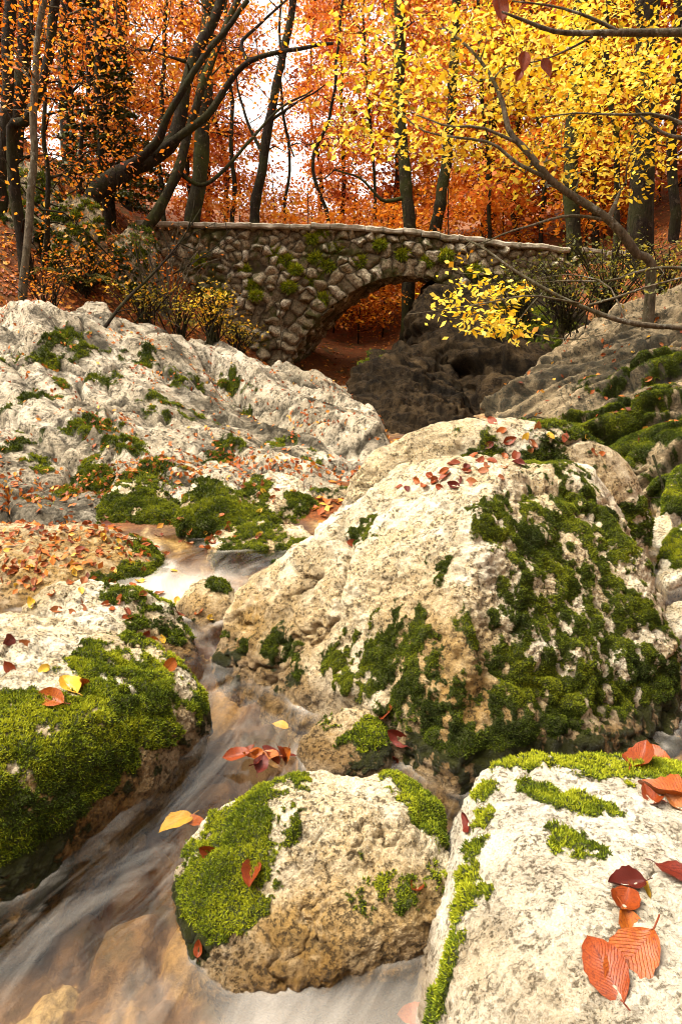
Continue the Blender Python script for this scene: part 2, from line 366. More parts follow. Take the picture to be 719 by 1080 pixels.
bed = n.mix(n.ramp(bn2, [(0.4, 0.0), (0.62, 0.75)]), bed, (0.07, 0.038, 0.024))
c = n.mix(n.ramp(n.attr('stream'), [(0.3, 0), (0.7, 1)]), litter, bed)
hb = n.math('ADD', b, n.math('MULTIPLY', n.math('MULTIPLY', n.ramp(pe.outputs['Distance'], [(0, 0), (0.15, 1)]), n.attr('stream')), 0.15))
n.l(n.bsdf(c, 0.85, n.bump(hb, 0.7, 0.05), 0.2), out.inputs[0]); M_GROUND = m
stream = 1 - sstep(0.12, 0.22, GZ)
GQ = grid_faces(len(gx), len(gy))
ground = link('ground', make_mesh('ground', GV, [GQ], {'stream': stream}, True, (M_GROUND,)))
ground['kind'] = 'structure'
def gz1(x, y): return float(ground_z(np.array([x]), np.array([y]))[0])

# streambed of rounded stones, as one sheet just above the ground under the water
bx_ = np.arange(-2.4, 1.4, 0.014); by_ = np.arange(0.3, 3.7, 0.014); X, Y = np.meshgrid(bx_, by_, indexing='ij'); Q2 = np.c_[X.ravel(), Y.ravel(), X.ravel() * 0]
wq = Q2 * np.array((5.2, 4.2, 0)) + 0.5 * np.c_[pnoise(Q2 * 3), pnoise(Q2 * 3 + 9), Q2[:, 2]]; wq[:, 2] = 0.5
fa, fb, ha = worley(wq, 2); dome = sstep(0, .5, fb - fa)
fc, fd, hb2 = worley(np.c_[Q2[:, :2] * 15, Q2[:, 2] + .5], 6); peb = sstep(0, .5, fd - fc)
BZ = ground_z(Q2[:, 0], Q2[:, 1]) - 0.0 + dome * (.015 + .085 * (ha % 23) / 22) + peb * (1 - dome) * .03
BZ = np.minimum(BZ, -.045) + .008 * fbm(Q2 * 18, 3)
tone = np.where(dome > .12, (ha % 29) / 28.0, .15 + .5 * (hb2 % 13) / 12)
m, t, out = mat('streambed_stones'); n = N(t); co = n.n('ShaderNodeTexCoord').outputs['Object']
bn = n.noise(co, 26, 6, 0.7); bn3 = n.noise(co, 5, 5, .6)
c = n.ramp(n.attr('tone'), [(0, (0.05, 0.03, 0.022)), (.35, (0.13, 0.075, 0.04)), (.6, (0.20, 0.12, 0.055)), (.78, (0.36, 0.25, 0.11)), (.92, (0.42, 0.32, 0.17)), (1, (.09, .05, .045))])
c = n.mix(n.ramp(bn, [(.4, 0), (.65, .75)]), c, (0.07, 0.04, 0.02)); c = n.mix(n.ramp(bn3, [(.5, 0), (.62, .6)]), c, (0.05, 0.04, 0.015))
n.l(n.bsdf(c, .6, n.bump(bn, .7, .02), .3), out.inputs[0])
sb = link('streambed', make_mesh('streambed', np.c_[Q2[:, :2], BZ], [grid_faces(len(bx_), len(by_))], {'tone': tone}, True, (m,))); sb['kind'] = 'structure'

# ------------------------------------------------------------------ boulders
_ico = {}
def ico(n):
    if n not in _ico:
        bm = bmesh.new(); bmesh.ops.create_icosphere(bm, subdivisions=n, radius=1.0); bm.verts.ensure_lookup_table()
        V = np.array([v.co[:] for v in bm.verts]); T = np.array([[v.index for v in f.verts] for f in bm.faces]); bm.free(); _ico[n] = (V, T)
    return _ico[n]
def hull_planes(pts):
    bm = bmesh.new()
    for p in pts: bm.verts.new(p)
    r = bmesh.ops.convex_hull(bm, input=bm.verts)
    bm.normal_update(); pl = []
    for f in bm.faces:
        nn = np.array(f.normal); d = float(nn @ np.array(f.verts[0].co))
        if not any(nn @ q[0] > 0.985 and abs(d - q[1]) < 0.05 for q in pl): pl.append((nn, d))
    bm.free()
    return np.array([p[0] for p in pl]), np.array([p[1] for p in pl])
ROCKS = {}
def finish_rock(name, V, T, center, material, moss, mossmat, tuft, stain, wetz, seed, faces=None, base_moss=0.0, moss_noise=1.0, seam=None, streak=1.0):
    """moss, stain and damp attributes, the mesh object, and its moss tufts as a child"""
    rs = np.random.RandomState(seed)
    Nn = vnormals(V, T)
    px, py, dp = proj(V)
    tocam = np.array((0, 0, CAM_Z)) - V; dist = np.linalg.norm(tocam, axis=1); facing = (Nn * tocam).sum(1) / dist
    def field(spots):
        f = np.zeros(len(V))
        for sx, sy, sr, sw in spots:
            cost = np.hypot(px - sx, py - sy) + np.where(facing > 0, 0, 400); cost = cost + (dist - dist.min()) * 4
            c = V[np.argmin(cost)]; r = sr * max(np.linalg.norm(c - np.array((0, 0, CAM_Z))), .3) / FOC
            f = f + sw * np.exp(-(((V - c) ** 2).sum(1) / (r * r)) ** 1.5)
        return f
    nz = fbm(V * np.array((1, 1, streak)) * (6.5 / moss_noise) + seed, 6, 0.72)
    mk = field(moss) + base_moss
    mossv = np.clip(np.clip(mk, -1, 1.6) * 0.95 + 4.2 * nz * np.clip(np.abs(mk) * 3, 0, 1) - 0.10, 0, 1)
    stn = np.clip(field(stain) + 0.25 * fbm(V * 2.3 + 5, 3) + (0 if seam is None else seam), 0, 1)
    wet = np.clip(1 - sstep(wetz, wetz + 0.10, V[:, 2] + 0.05 * nz), 0, 1) if wetz is not None else np.zeros(len(V))
    soft = sstep(0.45, 0.7, mossv)
    V = V + Nn * (soft * (0.35 + 0.65 * (fbm(V * 16 + 3, 3) + .5)) * tuft * 1.0)[:, None]
    o = link(name, make_mesh(name, V - center, faces or [T], {'moss': mossv, 'stain': stn, 'wet': wet}, True, (material,)), None, center)
    ROCKS.setdefault('list', []).append((o, V, T))
    if mossmat is not None and (mossv > 0.5).any():
        tri = V[T]; ar = np.linalg.norm(np.cross(tri[:, 1] - tri[:, 0], tri[:, 2] - tri[:, 0]), axis=1) / 2
        mt = mossv[T].mean(1); ok = (mt > 0.36) & (facing[T].mean(1) > -0.15) & (wet[T].mean(1) < 0.8)
        wgt = ar * ok * np.clip((mt - 0.36) * 3.2, 0.03, 1)
        area = wgt.sum()
        cnt = int(min(90000, area / (tuft * tuft) * 3.2))
        if cnt > 20:
            pick = rs.choice(len(T), cnt, p=wgt / area)
            a_, b_ = rs.rand(cnt), rs.rand(cnt); sw = a_ + b_ > 1; a_[sw] = 1 - a_[sw]; b_[sw] = 1 - b_[sw]
            t3 = tri[pick]; base = t3[:, 0] + a_[:, None] * (t3[:, 1] - t3[:, 0]) + b_[:, None] * (t3[:, 2] - t3[:, 0])
            nn = Nn[T[pick, 0]]
            tone0 = np.clip(0.45 + 0.8 * fbm(base * 9 + 2, 3) + 0.9 * fbm(base * 2.7 + 8, 3) + 0.35 * nn[:, 2] - 0.1, 0, 1)
            VV, FF, TT = [], [], []; off = 0
            for k in range(3):
                dirv = nn * 0.9 + rs.normal(size=(cnt, 3)) * 0.55 + np.array((0, 0, 0.12)); dirv /= np.linalg.norm(dirv, axis=1)[:, None]
                side = np.cross(dirv, rs.normal(size=(cnt, 3))); side /= np.linalg.norm(side, axis=1)[:, None]
                L = tuft * (0.55 + 0.9 * rs.rand(cnt)) * (0.6 + 0.6 * soft[T[pick, 0]]); Wd = tuft * 0.20
                p0 = base - nn * tuft * 0.15
                VV.append(np.stack((p0 - side * Wd, p0 + side * Wd, p0 + dirv * L[:, None] * .6 + side * Wd * .8, p0 + dirv * L[:, None]), 1).reshape(-1, 3))
                i = np.arange(cnt)[:, None] * 4 + off; FF.append(np.concatenate((i + np.array([[0, 1, 2]]), i + np.array([[0, 2, 3]])))); off += 4 * cnt
                tn = np.clip(tone0 + rs.normal(size=cnt) * 0.16, 0, 1)
                TT.append(np.stack((tn * 0.5, tn * 0.5, tn, np.clip(tn * 1.15, 0, 1)), 1).ravel())
            ms = link('moss', make_mesh('moss', np.concatenate(VV) - center, [np.concatenate(FF)], {'tone': np.concatenate(TT)}, False, (mossmat,)), o)
            ms['kind'] = 'stuff'
    return o
def boulder(name, label, pts, res=7, p=16, lump=0.06, rough=0.018, strata=0.0, sdir=(0.2, 0.3, 1.0), seed=1, material=None, moss=(), mossmat=None,
            tuft=0.010, stain=(), wetz=None, base_moss=0.0, group=None, cat='boulder', moss_noise=1.0, under=0.0, streak=1.0):
    pts = np.array([q[:3] if max(abs(q[0]), abs(q[1])) < 8 else at(*q) for q in pts], float)   # measured point, or a place in metres
    if under: # the buried foot: the outline carried straight down
        low = pts.copy(); c0 = pts.mean(0); low[:, :2] = c0[:2] + (low[:, :2] - c0[:2]) * 0.98; low[:, 2] = pts[:, 2].min() - under; pts = np.vstack((pts, low))
    center = (pts.min(0) + pts.max(0)) / 2 * 0.5 + pts.mean(0) * 0.5
    nrm, d = hull_planes(pts - center)
    D0, T = ico(res); ext = (pts.max(0) - pts.min(0)) / 2; D = D0 * ext; D /= np.linalg.norm(D, axis=1)[:, None]
    u = np.maximum(0, D @ nrm.T) / np.maximum(d, 1e-3)
    r = 1.025 / np.maximum((u ** p).sum(1), 1e-30) ** (1 / p)
    V = D * r[:, None]; size = ext.mean()
    Nn = vnormals(V, T); S = V / size + seed * 3.7
    disp = lump * size * fbm(S * 1.6, 3) + rough * size * 1.7 * (0.3 - ridged(S * 3.0, 4)) + rough * 0.5 * size * fbm(S * 12, 4, 0.65) + 0.009 * min(1.0, size * 2) * (0.3 - ridged(V * 20 + seed, 3)) + 0.005 * min(1.0, size * 2) * fbm(V * 55, 3, .65)
    f1, f2, h = worley(S * 2.6, seed); disp = disp + rough * size * 0.8 * ((h % 17) / 16 - 0.5) * sstep(0.0, 0.12, f2 - f1)
    cw = S * np.array((.9, .9, 1.3)) + .35 * np.c_[fbm(S * 2.2, 4), fbm(S * 2.2 + 7, 4), fbm(S * 2.2 + 13, 4)] * 2
    g1, g2, gh = worley(cw, seed + 3); cm = sstep(-.05, .12, fbm(S * 1.1 + 21, 2))
    disp = disp - cm * size * (.030 * (1 - sstep(0, .035, g2 - g1)) + .02 * (1 - sstep(0, .16, g2 - g1))) + size * .02 * ((gh % 7) / 6 - .5) * sstep(0, .05, g2 - g1)
    seam = None
    if strata:
        sv = np.array(sdir, float); sv /= np.linalg.norm(sv)
        q = S - np.outer(S @ sv, sv) * 0.0
        k = S @ sv; q = S - np.outer(k, sv)
        seam = 0
        for fq, am, wb in ((3.2, 1.0, .5), (8.0, .42, .8)):
            tt = k * fq + wb * fbm(q * 1.6 + S * .4 + fq, 4, .6); f = tt - np.floor(tt); kk = _perm[(np.floor(tt).astype(int) + seed) & 255] / 255.0
            g = np.clip(.6 + 1.2 * fbm(q * 1.3 + np.floor(tt)[:, None] * 3.3, 2), .1, 1.4)
            disp = disp + strata * size * am * (.4 + kk) * g * (f * sstep(1.0, .84, f) - .3)
            seam = seam + sstep(.80, .93, f) * sstep(1.02, .97, f) * np.clip(g, 0, 1) * (1.0 if am > .5 else .6)
        seam = np.clip(seam + 2.4 * (fbm(S * 2.2 + 8, 4, .65) - .06), 0, 1)
    V = V + Nn * disp[:, None] + center
    o = finish_rock(name, V, T, np.array((center[0], center[1], V[:, 2].min())), material or M_LIME, moss, mossmat, tuft, stain, wetz, seed, None, base_moss, moss_noise, seam, streak)
    tag(o, label, cat, group); return o

# the big boulder in the middle
BIG = boulder('limestone_boulder', 'largest cream boulder in the middle with a mossy right face and red leaves on top',
    [(219, 690, 2.92), (232, 650, 3.0), (300, 580, 3.1), (372, 532, 3.15), (440, 490, 3.15), (250, 722, 2.75), (360, 745, 2.45), (430, 800, 2.18), (490, 842, 2.0), (560, 842, 2.05), (640, 820, 2.12), (722, 790, 2.3),
     (505, 532, 2.62), (500, 600, 2.40), (545, 485, 2.95), (600, 478, 3.1), (640, 530, 2.95), (672, 590, 2.8), (705, 660, 2.65), (724, 730, 2.55),
     (430, 495, 3.5), (610, 492, 3.6), (690, 620, 3.4), (300, 590, 3.5), (0.9, 3.3, -.3), (-.55, 2.9, -.3), (0.35, 2.0, -.35), (1.2, 2.3, -.3)],
    res=8, p=30, lump=0.07, rough=0.03, seed=3, mossmat=M_MOSSD, tuft=0.007, wetz=0.10, moss_noise=0.55, streak=0.4,
    moss=[(550, 560, 50, .62), (600, 520, 50, .55), (580, 640, 85, .5), (640, 620, 65, .3), (560, 720, 70, .55), (650, 720, 70, .5), (700, 700, 50, .4), (600, 790, 80, .7), (520, 800, 60, .9), (700, 770, 60, .8),
          (415, 685, 45, .95), (440, 720, 36, .75), (370, 700, 32, .7), (300, 695, 36, .55), (240, 695, 30, .7), (440, 770, 45, .5), (385, 560, 22, .9), (520, 540, 25, .6), (640, 560, 60, .7), (560, 480, 24, .6), (590, 470, 30, .6), (460, 600, 20, .4)],
    stain=[(300, 660, 80, .55), (440, 640, 60, .35), (470, 720, 80, .7), (500, 790, 70, .6), (640, 780, 70, .5), (250, 670, 50, .6)])
boulder('limestone_boulder', 'broad cream boulder behind the largest one showing only a mossy shoulder',
    [(346, 552, 3.7), (364, 498, 3.8), (425, 452, 3.9), (530, 433, 3.95), (612, 445, 3.95), (662, 482, 3.9), (692, 540, 3.8), (696, 600, 3.7), (440, 540, 3.65), (600, 560, 3.65), (480, 452, 4.7), (620, 470, 4.6), (680, 560, 4.5)],
    res=7, p=14, lump=0.06, rough=0.014, seed=9, mossmat=M_MOSSD, tuft=0.014, under=0.5,
    moss=[(600, 462, 50, .55), (665, 560, 40, .7), (500, 470, 30, .35)], stain=[(640, 520, 60, .4)])
# left foreground boulder
boulder('limestone_boulder', 'wide mossy boulder beside the channel with yellow, red and orange leaves on its pale top',
    [(-150, 648, 2.75), (0, 640, 2.72), (70, 642, 2.75), (120, 655, 2.72), (175, 682, 2.62), (218, 712, 2.5), (240, 752, 2.42), (228, 785, 2.3), (140, 850, 1.98), (100, 915, 1.75), (0, 985, 1.5), (-160, 1060, 1.35),
     (-150, 730, 1.95), (0, 722, 2.02), (90, 735, 2.1), (170, 745, 2.2), (-150, 800, 1.62), (0, 800, 1.72), (80, 800, 1.9), (150, 800, 2.08), (-1.7, 1.4, -.3), (-.55, 2.3, -.3), (-.8, 1.6, -.3), (-1.6, 2.9, -.2), (-.7, 2.75, -.2)],
    res=8, p=14, lump=0.05, rough=0.018, seed=14, mossmat=M_MOSS, tuft=0.0095, wetz=0.07,
    moss=[(120, 715, 55, 1.6), (60, 785, 60, 1.6), (150, 755, 50, 1.5), (20, 790, 60, 1.6), (100, 775, 50, 1.4), (175, 700, 28, .7), (0, 850, 40, .6), (40, 900, 40, .45), (140, 670, 25, .8), (215, 740, 30, .8), (0, 930, 50, .7)],
    stain=[(100, 850, 70, .9), (60, 900, 60, .9), (190, 760, 40, .7), (40, 810, 50, .4)])
# right foreground boulder
RF = boulder('limestone_boulder', 'smooth white boulder filling the lower right corner under wet orange leaves, its back edge mossy',
    [(523, 800, 1.78), (560, 788, 1.86), (640, 796, 1.88), (740, 806, 1.9), (508, 850, 1.56), (494, 920, 1.33), (478, 1000, 1.12), (466, 1085, 0.95), (720, 1090, 0.79), (860, 1090, 0.79), (860, 850, 1.7),
     (450, 1090, 1.06), (490, 900, 1.5), (0.16, 1.0, -.3), (0.22, 1.8, -.3), (1.3, 1.9, -.3), (1.3, .7, -.3), (0.2, 0.62, .3), (0.9, 0.5, .5)],
    res=8, p=22, lump=0.03, rough=0.012, seed=21, material=M_WHITE, mossmat=M_MOSS, tuft=0.009, wetz=0.04, moss_noise=0.7,
    moss=[(535, 797, 22, 1.5), (560, 798, 30, 1.6), (600, 803, 34, 1.6), (650, 808, 36, 1.6), (700, 812, 36, 1.6), (740, 820, 40, 1.5), (560, 835, 20, .85), (600, 845, 22, .9), (640, 855, 18, .55), (600, 885, 22, .95), (625, 900, 14, .7), (512, 835, 14, 1.3), (506, 865, 14, 1.3), (500, 895, 14, 1.3), (494, 925, 16, 1.4), (486, 960, 18, 1.5), (476, 1000, 18, 1.5), (466, 1040, 18, 1.5), (458, 1075, 20, 1.5), (515, 940, 12, .9)],
    stain=[(560, 1060, 60, .35), (500, 1000, 40, .4)])
# centre rock in the water
boulder('limestone_boulder', 'tan boulder in the water with a cushion of moss down its left flank',
    [(262, 832, 1.80), (335, 808, 1.86), (420, 815, 1.86), (466, 845, 1.76), (484, 920, 1.56), (476, 985, 1.43), (410, 1025, 1.34), (300, 1046, 1.29), (214, 1034, 1.32), (182, 985, 1.44), (178, 930, 1.6), (205, 872, 1.72),
     (300, 850, 1.66), (420, 860, 1.62), (460, 930, 1.48), (240, 900, 1.56), (230, 985, 1.40), (400, 985, 1.38), (-.3, 1.35, -.25), (.22, 1.35, -.25), (-.4, 1.75, -.2), (.25, 2.0, -.2)],
    res=8, p=22, lump=0.07, rough=0.03, seed=33, mossmat=M_MOSS, tuft=0.0075, wetz=0.015, moss_noise=0.8,
    moss=[(240, 880, 42, 1.5), (215, 930, 42, 1.5), (250, 920, 36, 1.3), (275, 860, 36, 1.0), (200, 980, 26, 1.0), (300, 825, 25, .8), (450, 845, 35, .9), (480, 870, 30, .9), (400, 935, 36, .55), (385, 945, 20, .5), (470, 940, 25, .7), (430, 822, 25, .8), (240, 985, 16, .6)],
    stain=[(350, 990, 80, .5), (420, 900, 50, .35), (300, 1010, 70, .6), (450, 970, 40, .5)])
boulder('limestone_boulder', 'small tan rock wedged between the largest boulder and the rock in the water',
    [(312, 782, 2.22), (340, 752, 2.3), (372, 738, 2.36), (405, 750, 2.34), (418, 790, 2.2), (400, 812, 2.08), (330, 808, 2.1), (380, 775, 2.18)],
    res=7, p=12, lump=0.08, rough=0.03, seed=40, mossmat=M_MOSS, tuft=0.010, wetz=0.05, under=0.3,
    moss=[(385, 795, 28, 1.0), (345, 755, 18, .8), (400, 770, 18, .7)], stain=[(350, 780, 50, .8)])
boulder('limestone_boulder', 'low leaf-dotted rock just behind the wide mossy boulder',
    [(15, 640, 3.0), (45, 615, 3.1), (110, 606, 3.2), (165, 622, 3.2), (205, 660, 3.1), (216, 700, 2.95), (60, 660, 2.85), (160, 690, 2.8), (30, 640, 3.4), (190, 650, 3.45)],
    res=7, p=12, lump=0.08, rough=0.03, seed=46, mossmat=M_MOSS, tuft=0.011, wetz=0.05, under=0.3,
    moss=[(170, 640, 30, .9), (200, 675, 25, .9), (120, 625, 18, .6), (140, 655, 20, .5)], stain=[(190, 690, 50, .9)])
LEAFY = boulder('limestone_boulder', 'rounded boulder carpeted with fallen leaves, moss on its right end above the pool',
    [(-90, 560, 4.1), (-20, 553, 4.15), (60, 550, 4.2), (130, 556, 4.15), (175, 575, 4.05), (192, 600, 3.9), (180, 632, 3.65), (100, 645, 3.45), (0, 640, 3.4), (-90, 650, 3.4), (60, 590, 3.6), (0, 560, 4.6), (160, 575, 4.5)],
    res=7, p=12, lump=0.06, rough=0.025, seed=52, mossmat=M_MOSSD, tuft=0.013, wetz=0.05, under=0.4,
    moss=[(160, 590, 32, 1.2), (180, 610, 26, 1.2), (140, 615, 26, 1.0), (110, 625, 20, .7), (155, 565, 18, .7)], stain=[(30, 590, 110, .9), (100, 600, 60, .7)])
boulder('limestone_boulder', 'small angular tan rock at the lip of the little fall',
    [(183, 640, 3.42), (200, 615, 3.5), (222, 606, 3.55), (250, 622, 3.5), (246, 655, 3.3), (215, 668, 3.2), (205, 640, 3.3)],
    res=6, p=18, lump=0.08, rough=0.04, seed=57, mossmat=M_MOSSD, tuft=0.012, wetz=0.05, under=0.3, moss=[(235, 615, 16, .7), (215, 650, 14, .5)], stain=[(215, 640, 40, 1.0)])
boulder('limestone_boulder', 'low slab of tan rock under the right rim of the pool',
    [(255, 612, 3.85), (285, 595, 4.0), (318, 585, 4.1), (330, 600, 3.9), (290, 625, 3.6), (265, 630, 3.55)],
    res=6, p=18, lump=0.08, rough=0.04, seed=58, mossmat=M_MOSSD, tuft=0.012, wetz=0.05, under=0.3, moss=[(300, 592, 16, .7)], stain=[(290, 605, 40, .8)])
boulder('limestone_boulder', 'humped rock beyond the pool with dark moss running down to the leaves',
    [(184, 545, 4.6), (203, 503, 5.0), (222, 494, 5.1), (278, 536, 4.85), (290, 575, 4.45), (196, 575, 4.45), (240, 540, 4.6)],
    res=7, p=12, lump=0.08, rough=0.03, seed=61, mossmat=M_MOSSD, tuft=0.016, under=0.4, moss=[(240, 540, 50, 1.2), (215, 520, 35, .9), (265, 560, 30, 1.0), (215, 555, 25, .7)], stain=[(240, 560, 60, .6)])
boulder('limestone_boulder', 'white-topped boulder beyond the pool with moss on both flanks',
    [(248, 540, 4.9), (258, 503, 5.2), (290, 490, 5.35), (320, 500, 5.25), (340, 540, 5.0), (332, 574, 4.65), (262, 572, 4.65), (296, 530, 4.8)],
    res=7, p=12, lump=0.08, rough=0.03, seed=64, mossmat=M_MOSSD, tuft=0.015, under=0.4, moss=[(322, 540, 26, 1.1), (265, 535, 22, .9), (300, 560, 22, .6), (270, 512, 16, .7)], stain=[(290, 560, 50, .6)])
boulder('limestone_boulder', 'dark moss-draped rock at the foot of the white slope, left of the pool',
    [(100, 540, 4.8), (118, 508, 5.1), (150, 500, 5.2), (190, 530, 4.95), (206, 568, 4.6), (120, 575, 4.6), (150, 535, 4.75)],
    res=7, p=12, lump=0.1, rough=0.04, seed=67, mossmat=M_MOSSD, tuft=0.015, under=0.4, moss=[(130, 530, 40, 1.3), (170, 545, 40, 1.3), (150, 560, 30, 1.0)], stain=[(150, 545, 60, .6)])
boulder('limestone_boulder', 'leaf-strewn mossy mound of rock between the two boulders beyond the pool',
    [(215, 572, 4.35), (238, 555, 4.5), (272, 548, 4.55), (322, 558, 4.5), (336, 578, 4.3), (285, 582, 4.2), (225, 584, 4.2)],
    res=6, p=12, lump=0.1, rough=0.04, seed=66, mossmat=M_MOSSD, tuft=0.015, under=0.4, moss=[(250, 570, 40, .8), (300, 575, 25, .9)], stain=[(260, 575, 60, .6)])
boulder('limestone_boulder', 'grey-streaked boulder at the left outcrop end, left of the dark rock under the arch',
    [(330, 440, 8.4), (352, 425, 8.8), (378, 428, 8.6), (404, 450, 8.0), (413, 470, 7.6), (395, 500, 6.9), (340, 508, 6.6), (318, 480, 7.2), (370, 460, 7.3)],
    res=7, p=12, lump=0.08, rough=0.03, strata=0.02, sdir=(0.7, 0.1, 0.7), seed=70, mossmat=M_MOSSD, tuft=0.02, under=0.4, moss=[(330, 500, 16, .7), (360, 505, 14, .6)], material=M_GREY)
boulder('limestone_boulder', 'low dark boulder lodged behind the large boulder at the foot of the outcrop',
    [(318, 520, 5.3), (345, 506, 5.5), (374, 512, 5.4), (382, 545, 5.0), (326, 562, 4.8)],
    res=6, p=12, lump=0.1, rough=0.04, seed=72, mossmat=M_MOSSD, tuft=0.016, under=0.4, moss=[(345, 520, 22, .8)], material=M_GREY)
# dark rocks beneath the bridge
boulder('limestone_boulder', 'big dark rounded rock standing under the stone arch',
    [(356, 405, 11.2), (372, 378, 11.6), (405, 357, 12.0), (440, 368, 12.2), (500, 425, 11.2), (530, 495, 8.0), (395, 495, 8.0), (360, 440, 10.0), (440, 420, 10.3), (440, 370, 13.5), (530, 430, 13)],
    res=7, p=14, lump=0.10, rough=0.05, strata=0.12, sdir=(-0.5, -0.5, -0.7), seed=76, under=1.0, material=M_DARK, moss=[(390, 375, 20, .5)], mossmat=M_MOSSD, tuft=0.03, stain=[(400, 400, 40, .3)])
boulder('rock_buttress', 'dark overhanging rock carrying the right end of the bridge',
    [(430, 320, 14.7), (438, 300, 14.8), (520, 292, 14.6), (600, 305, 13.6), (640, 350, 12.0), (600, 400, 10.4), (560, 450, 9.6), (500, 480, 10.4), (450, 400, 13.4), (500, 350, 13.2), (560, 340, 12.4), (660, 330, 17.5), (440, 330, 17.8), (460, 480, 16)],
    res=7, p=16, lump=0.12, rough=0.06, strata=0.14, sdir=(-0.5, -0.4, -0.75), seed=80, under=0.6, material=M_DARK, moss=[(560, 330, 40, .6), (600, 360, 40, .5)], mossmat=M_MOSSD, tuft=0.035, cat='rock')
# right bank
RB = boulder('limestone_outcrop', 'layered grey outcrop on the right bank with moss and strewn leaves',
    [(505, 445, 7.4), (545, 400, 8.2), (600, 362, 8.8), (660, 338, 8.8), (725, 312, 8.6), (860, 285, 8.4), (560, 455, 6.4), (640, 480, 5.6), (720, 500, 5.0), (860, 510, 4.8), (640, 420, 6.4), (720, 400, 6.2), (860, 380, 6.0), (600, 400, 7.4), (760, 310, 11), (600, 370, 11)],
    res=8, p=16, lump=0.07, rough=0.03, strata=0.16, sdir=(0.11, -0.70, -0.63), seed=84, under=0.8, material=M_GREY, mossmat=M_MOSSD, tuft=0.013, cat='rock outcrop', moss_noise=1.5,
    moss=[(640, 445, 50, .9), (690, 430, 50, .8), (640, 400, 30, .5), (700, 380, 30, .5), (710, 470, 50, .9), (600, 440, 30, .5)], stain=[(640, 380, 90, .5)])
for lab, q, mm, se in [
    ('green moss-capped boulder at the right edge above the pebbles', [(700, 510, 4.7), (712, 490, 4.9), (735, 482, 4.9), (770, 500, 4.8), (770, 545, 4.5), (703, 538, 4.5)], [(715, 500, 22, 1.2), (712, 525, 20, 1.1)], 90),
    ('lower moss-covered boulder at the right edge beside the pebbles', [(694, 580, 3.9), (706, 555, 4.05), (735, 545, 4.1), (780, 560, 4), (770, 605, 3.7), (700, 600, 3.75)], [(712, 560, 22, 1.2), (708, 585, 20, 1.2)], 91)]:
    boulder('limestone_boulder', lab, q, res=6, p=10, lump=0.08, rough=0.02, seed=se, mossmat=M_MOSS, tuft=0.012, under=0.4, moss=mm)
for lab, q, se, mt in [
    ('pale round cobble beneath the shoulder of the boulder behind the largest one', [(683, 570, 4.3), (688, 548, 4.5), (705, 545, 4.5), (712, 562, 4.3), (700, 578, 4.2)], 92, M_LIME),
    ('flat grey cobble lying between the cobbles and the right pool', [(690, 605, 3.75), (700, 592, 3.85), (725, 590, 3.85), (740, 602, 3.7), (705, 612, 3.6)], 93, M_LIME),
    ('small brown cobble tucked against the shoulder of the rear boulder', [(676, 590, 4.2), (682, 577, 4.3), (694, 576, 4.3), (699, 590, 4.15), (688, 597, 4.1)], 94, M_GREY),
    ('white slab at the far right edge under the right pool', [(694, 655, 3.2), (706, 632, 3.35), (735, 630, 3.35), (745, 660, 3.15), (712, 668, 3.05)], 95, M_LIME),
    ('grey round stone between the two mossy boulders at the right edge', [(690, 545, 5.0), (695, 530, 5.2), (708, 530, 5.2), (712, 545, 5.0)], 96, M_GREY)]:
    boulder('cobble', lab, q, res=6, p=10, lump=0.07, rough=0.02, seed=se, under=0.25, material=mt, cat='stone', wetz=0.02)

# ------------------------------------------------------------------ left limestone outcrop: one bedrock slab
O = [at(*q) for q in [(-160, 590, 4.3), (0, 578, 4.5), (100, 548, 4.9), (200, 512, 5.6), (260, 500, 5.6), (320, 502, 5.9), (-160, 480, 5.8), (0, 480, 5.9), (100, 470, 6.2), (200, 465, 6.6), (280, 470, 6.5), (340, 470, 6.6),
     (-160, 400, 7.0), (0, 405, 7.3), (100, 410, 7.5), (180, 415, 7.8), (250, 430, 8.2), (320, 430, 8.8), (-160, 325, 8.8), (0, 333, 9.0), (60, 325, 9.2), (130, 343, 9.2), (185, 352, 9.4), (232, 378, 9.9), (300, 392, 11.4), (345, 402, 12.5), (400, 440, 9.0)]]
O = [tuple(p) for p in O]
ox = np.arange(-6.6, 1.15, 0.022); oy = np.arange(3.5, 12.8, 0.024)
X, Y = np.meshgrid(ox, oy, indexing='ij'); Z = rbf(O, X, Y)
P = np.stack((X.ravel(), Y.ravel(), Z), 1)
s0, s1 = np.array((0.75, -0.66)), np.array((0.66, 0.75))
al = P[:, :2] @ s0; ac = P[:, :2] @ s1
wp = fbm(P * 0.9, 3); lay = np.stack((al * 0.30, ac * 1.05 + wp * 0.9, Z * 0.6), 1)
h = 0.05 * (0.25 - ridged(lay, 3)) + 0.12 * fbm(P * 0.9 + 3, 2)
def beds(freq, amp, wob, sd):
    """tilted beds: each rises gently across the strike, then breaks down in a ledge"""
    t = -ac * freq + wob * fbm(np.stack((al * 0.7, ac * 0.9, Z * 0.5), 1) + sd, 4, .6); f = t - np.floor(t)
    k = _perm[(np.floor(t).astype(int) + int(sd)) & 255] / 255.0
    g = 0.5 + 0.9 * fbm(np.stack((al * 0.9, np.floor(t) * 3.1, Z * 0), 1) + sd, 2)
    return amp * (0.4 + k) * (f * sstep(1.0, 0.70, f)) * np.clip(g, 0.1, 1.3), sstep(0.86, 0.95, f) * sstep(1.0, 0.97, f) * np.clip(g, 0, 1)
b1, c1 = beds(1.05, 0.32, 0.6, 3); b2, c2 = beds(2.9, 0.14, 0.8, 11); b3, c3 = beds(7.5, 0.05, 1.5, 23)
h = h + b1 + b2 + b3 - 0.07
f1, f2, hh = worley(np.stack((al * 0.75, ac * 1.5, Z), 1) + 0.25 * np.stack((wp, wp, wp), 1) * 3, 4)
crk = 1 - sstep(0, 0.07, f2 - f1)
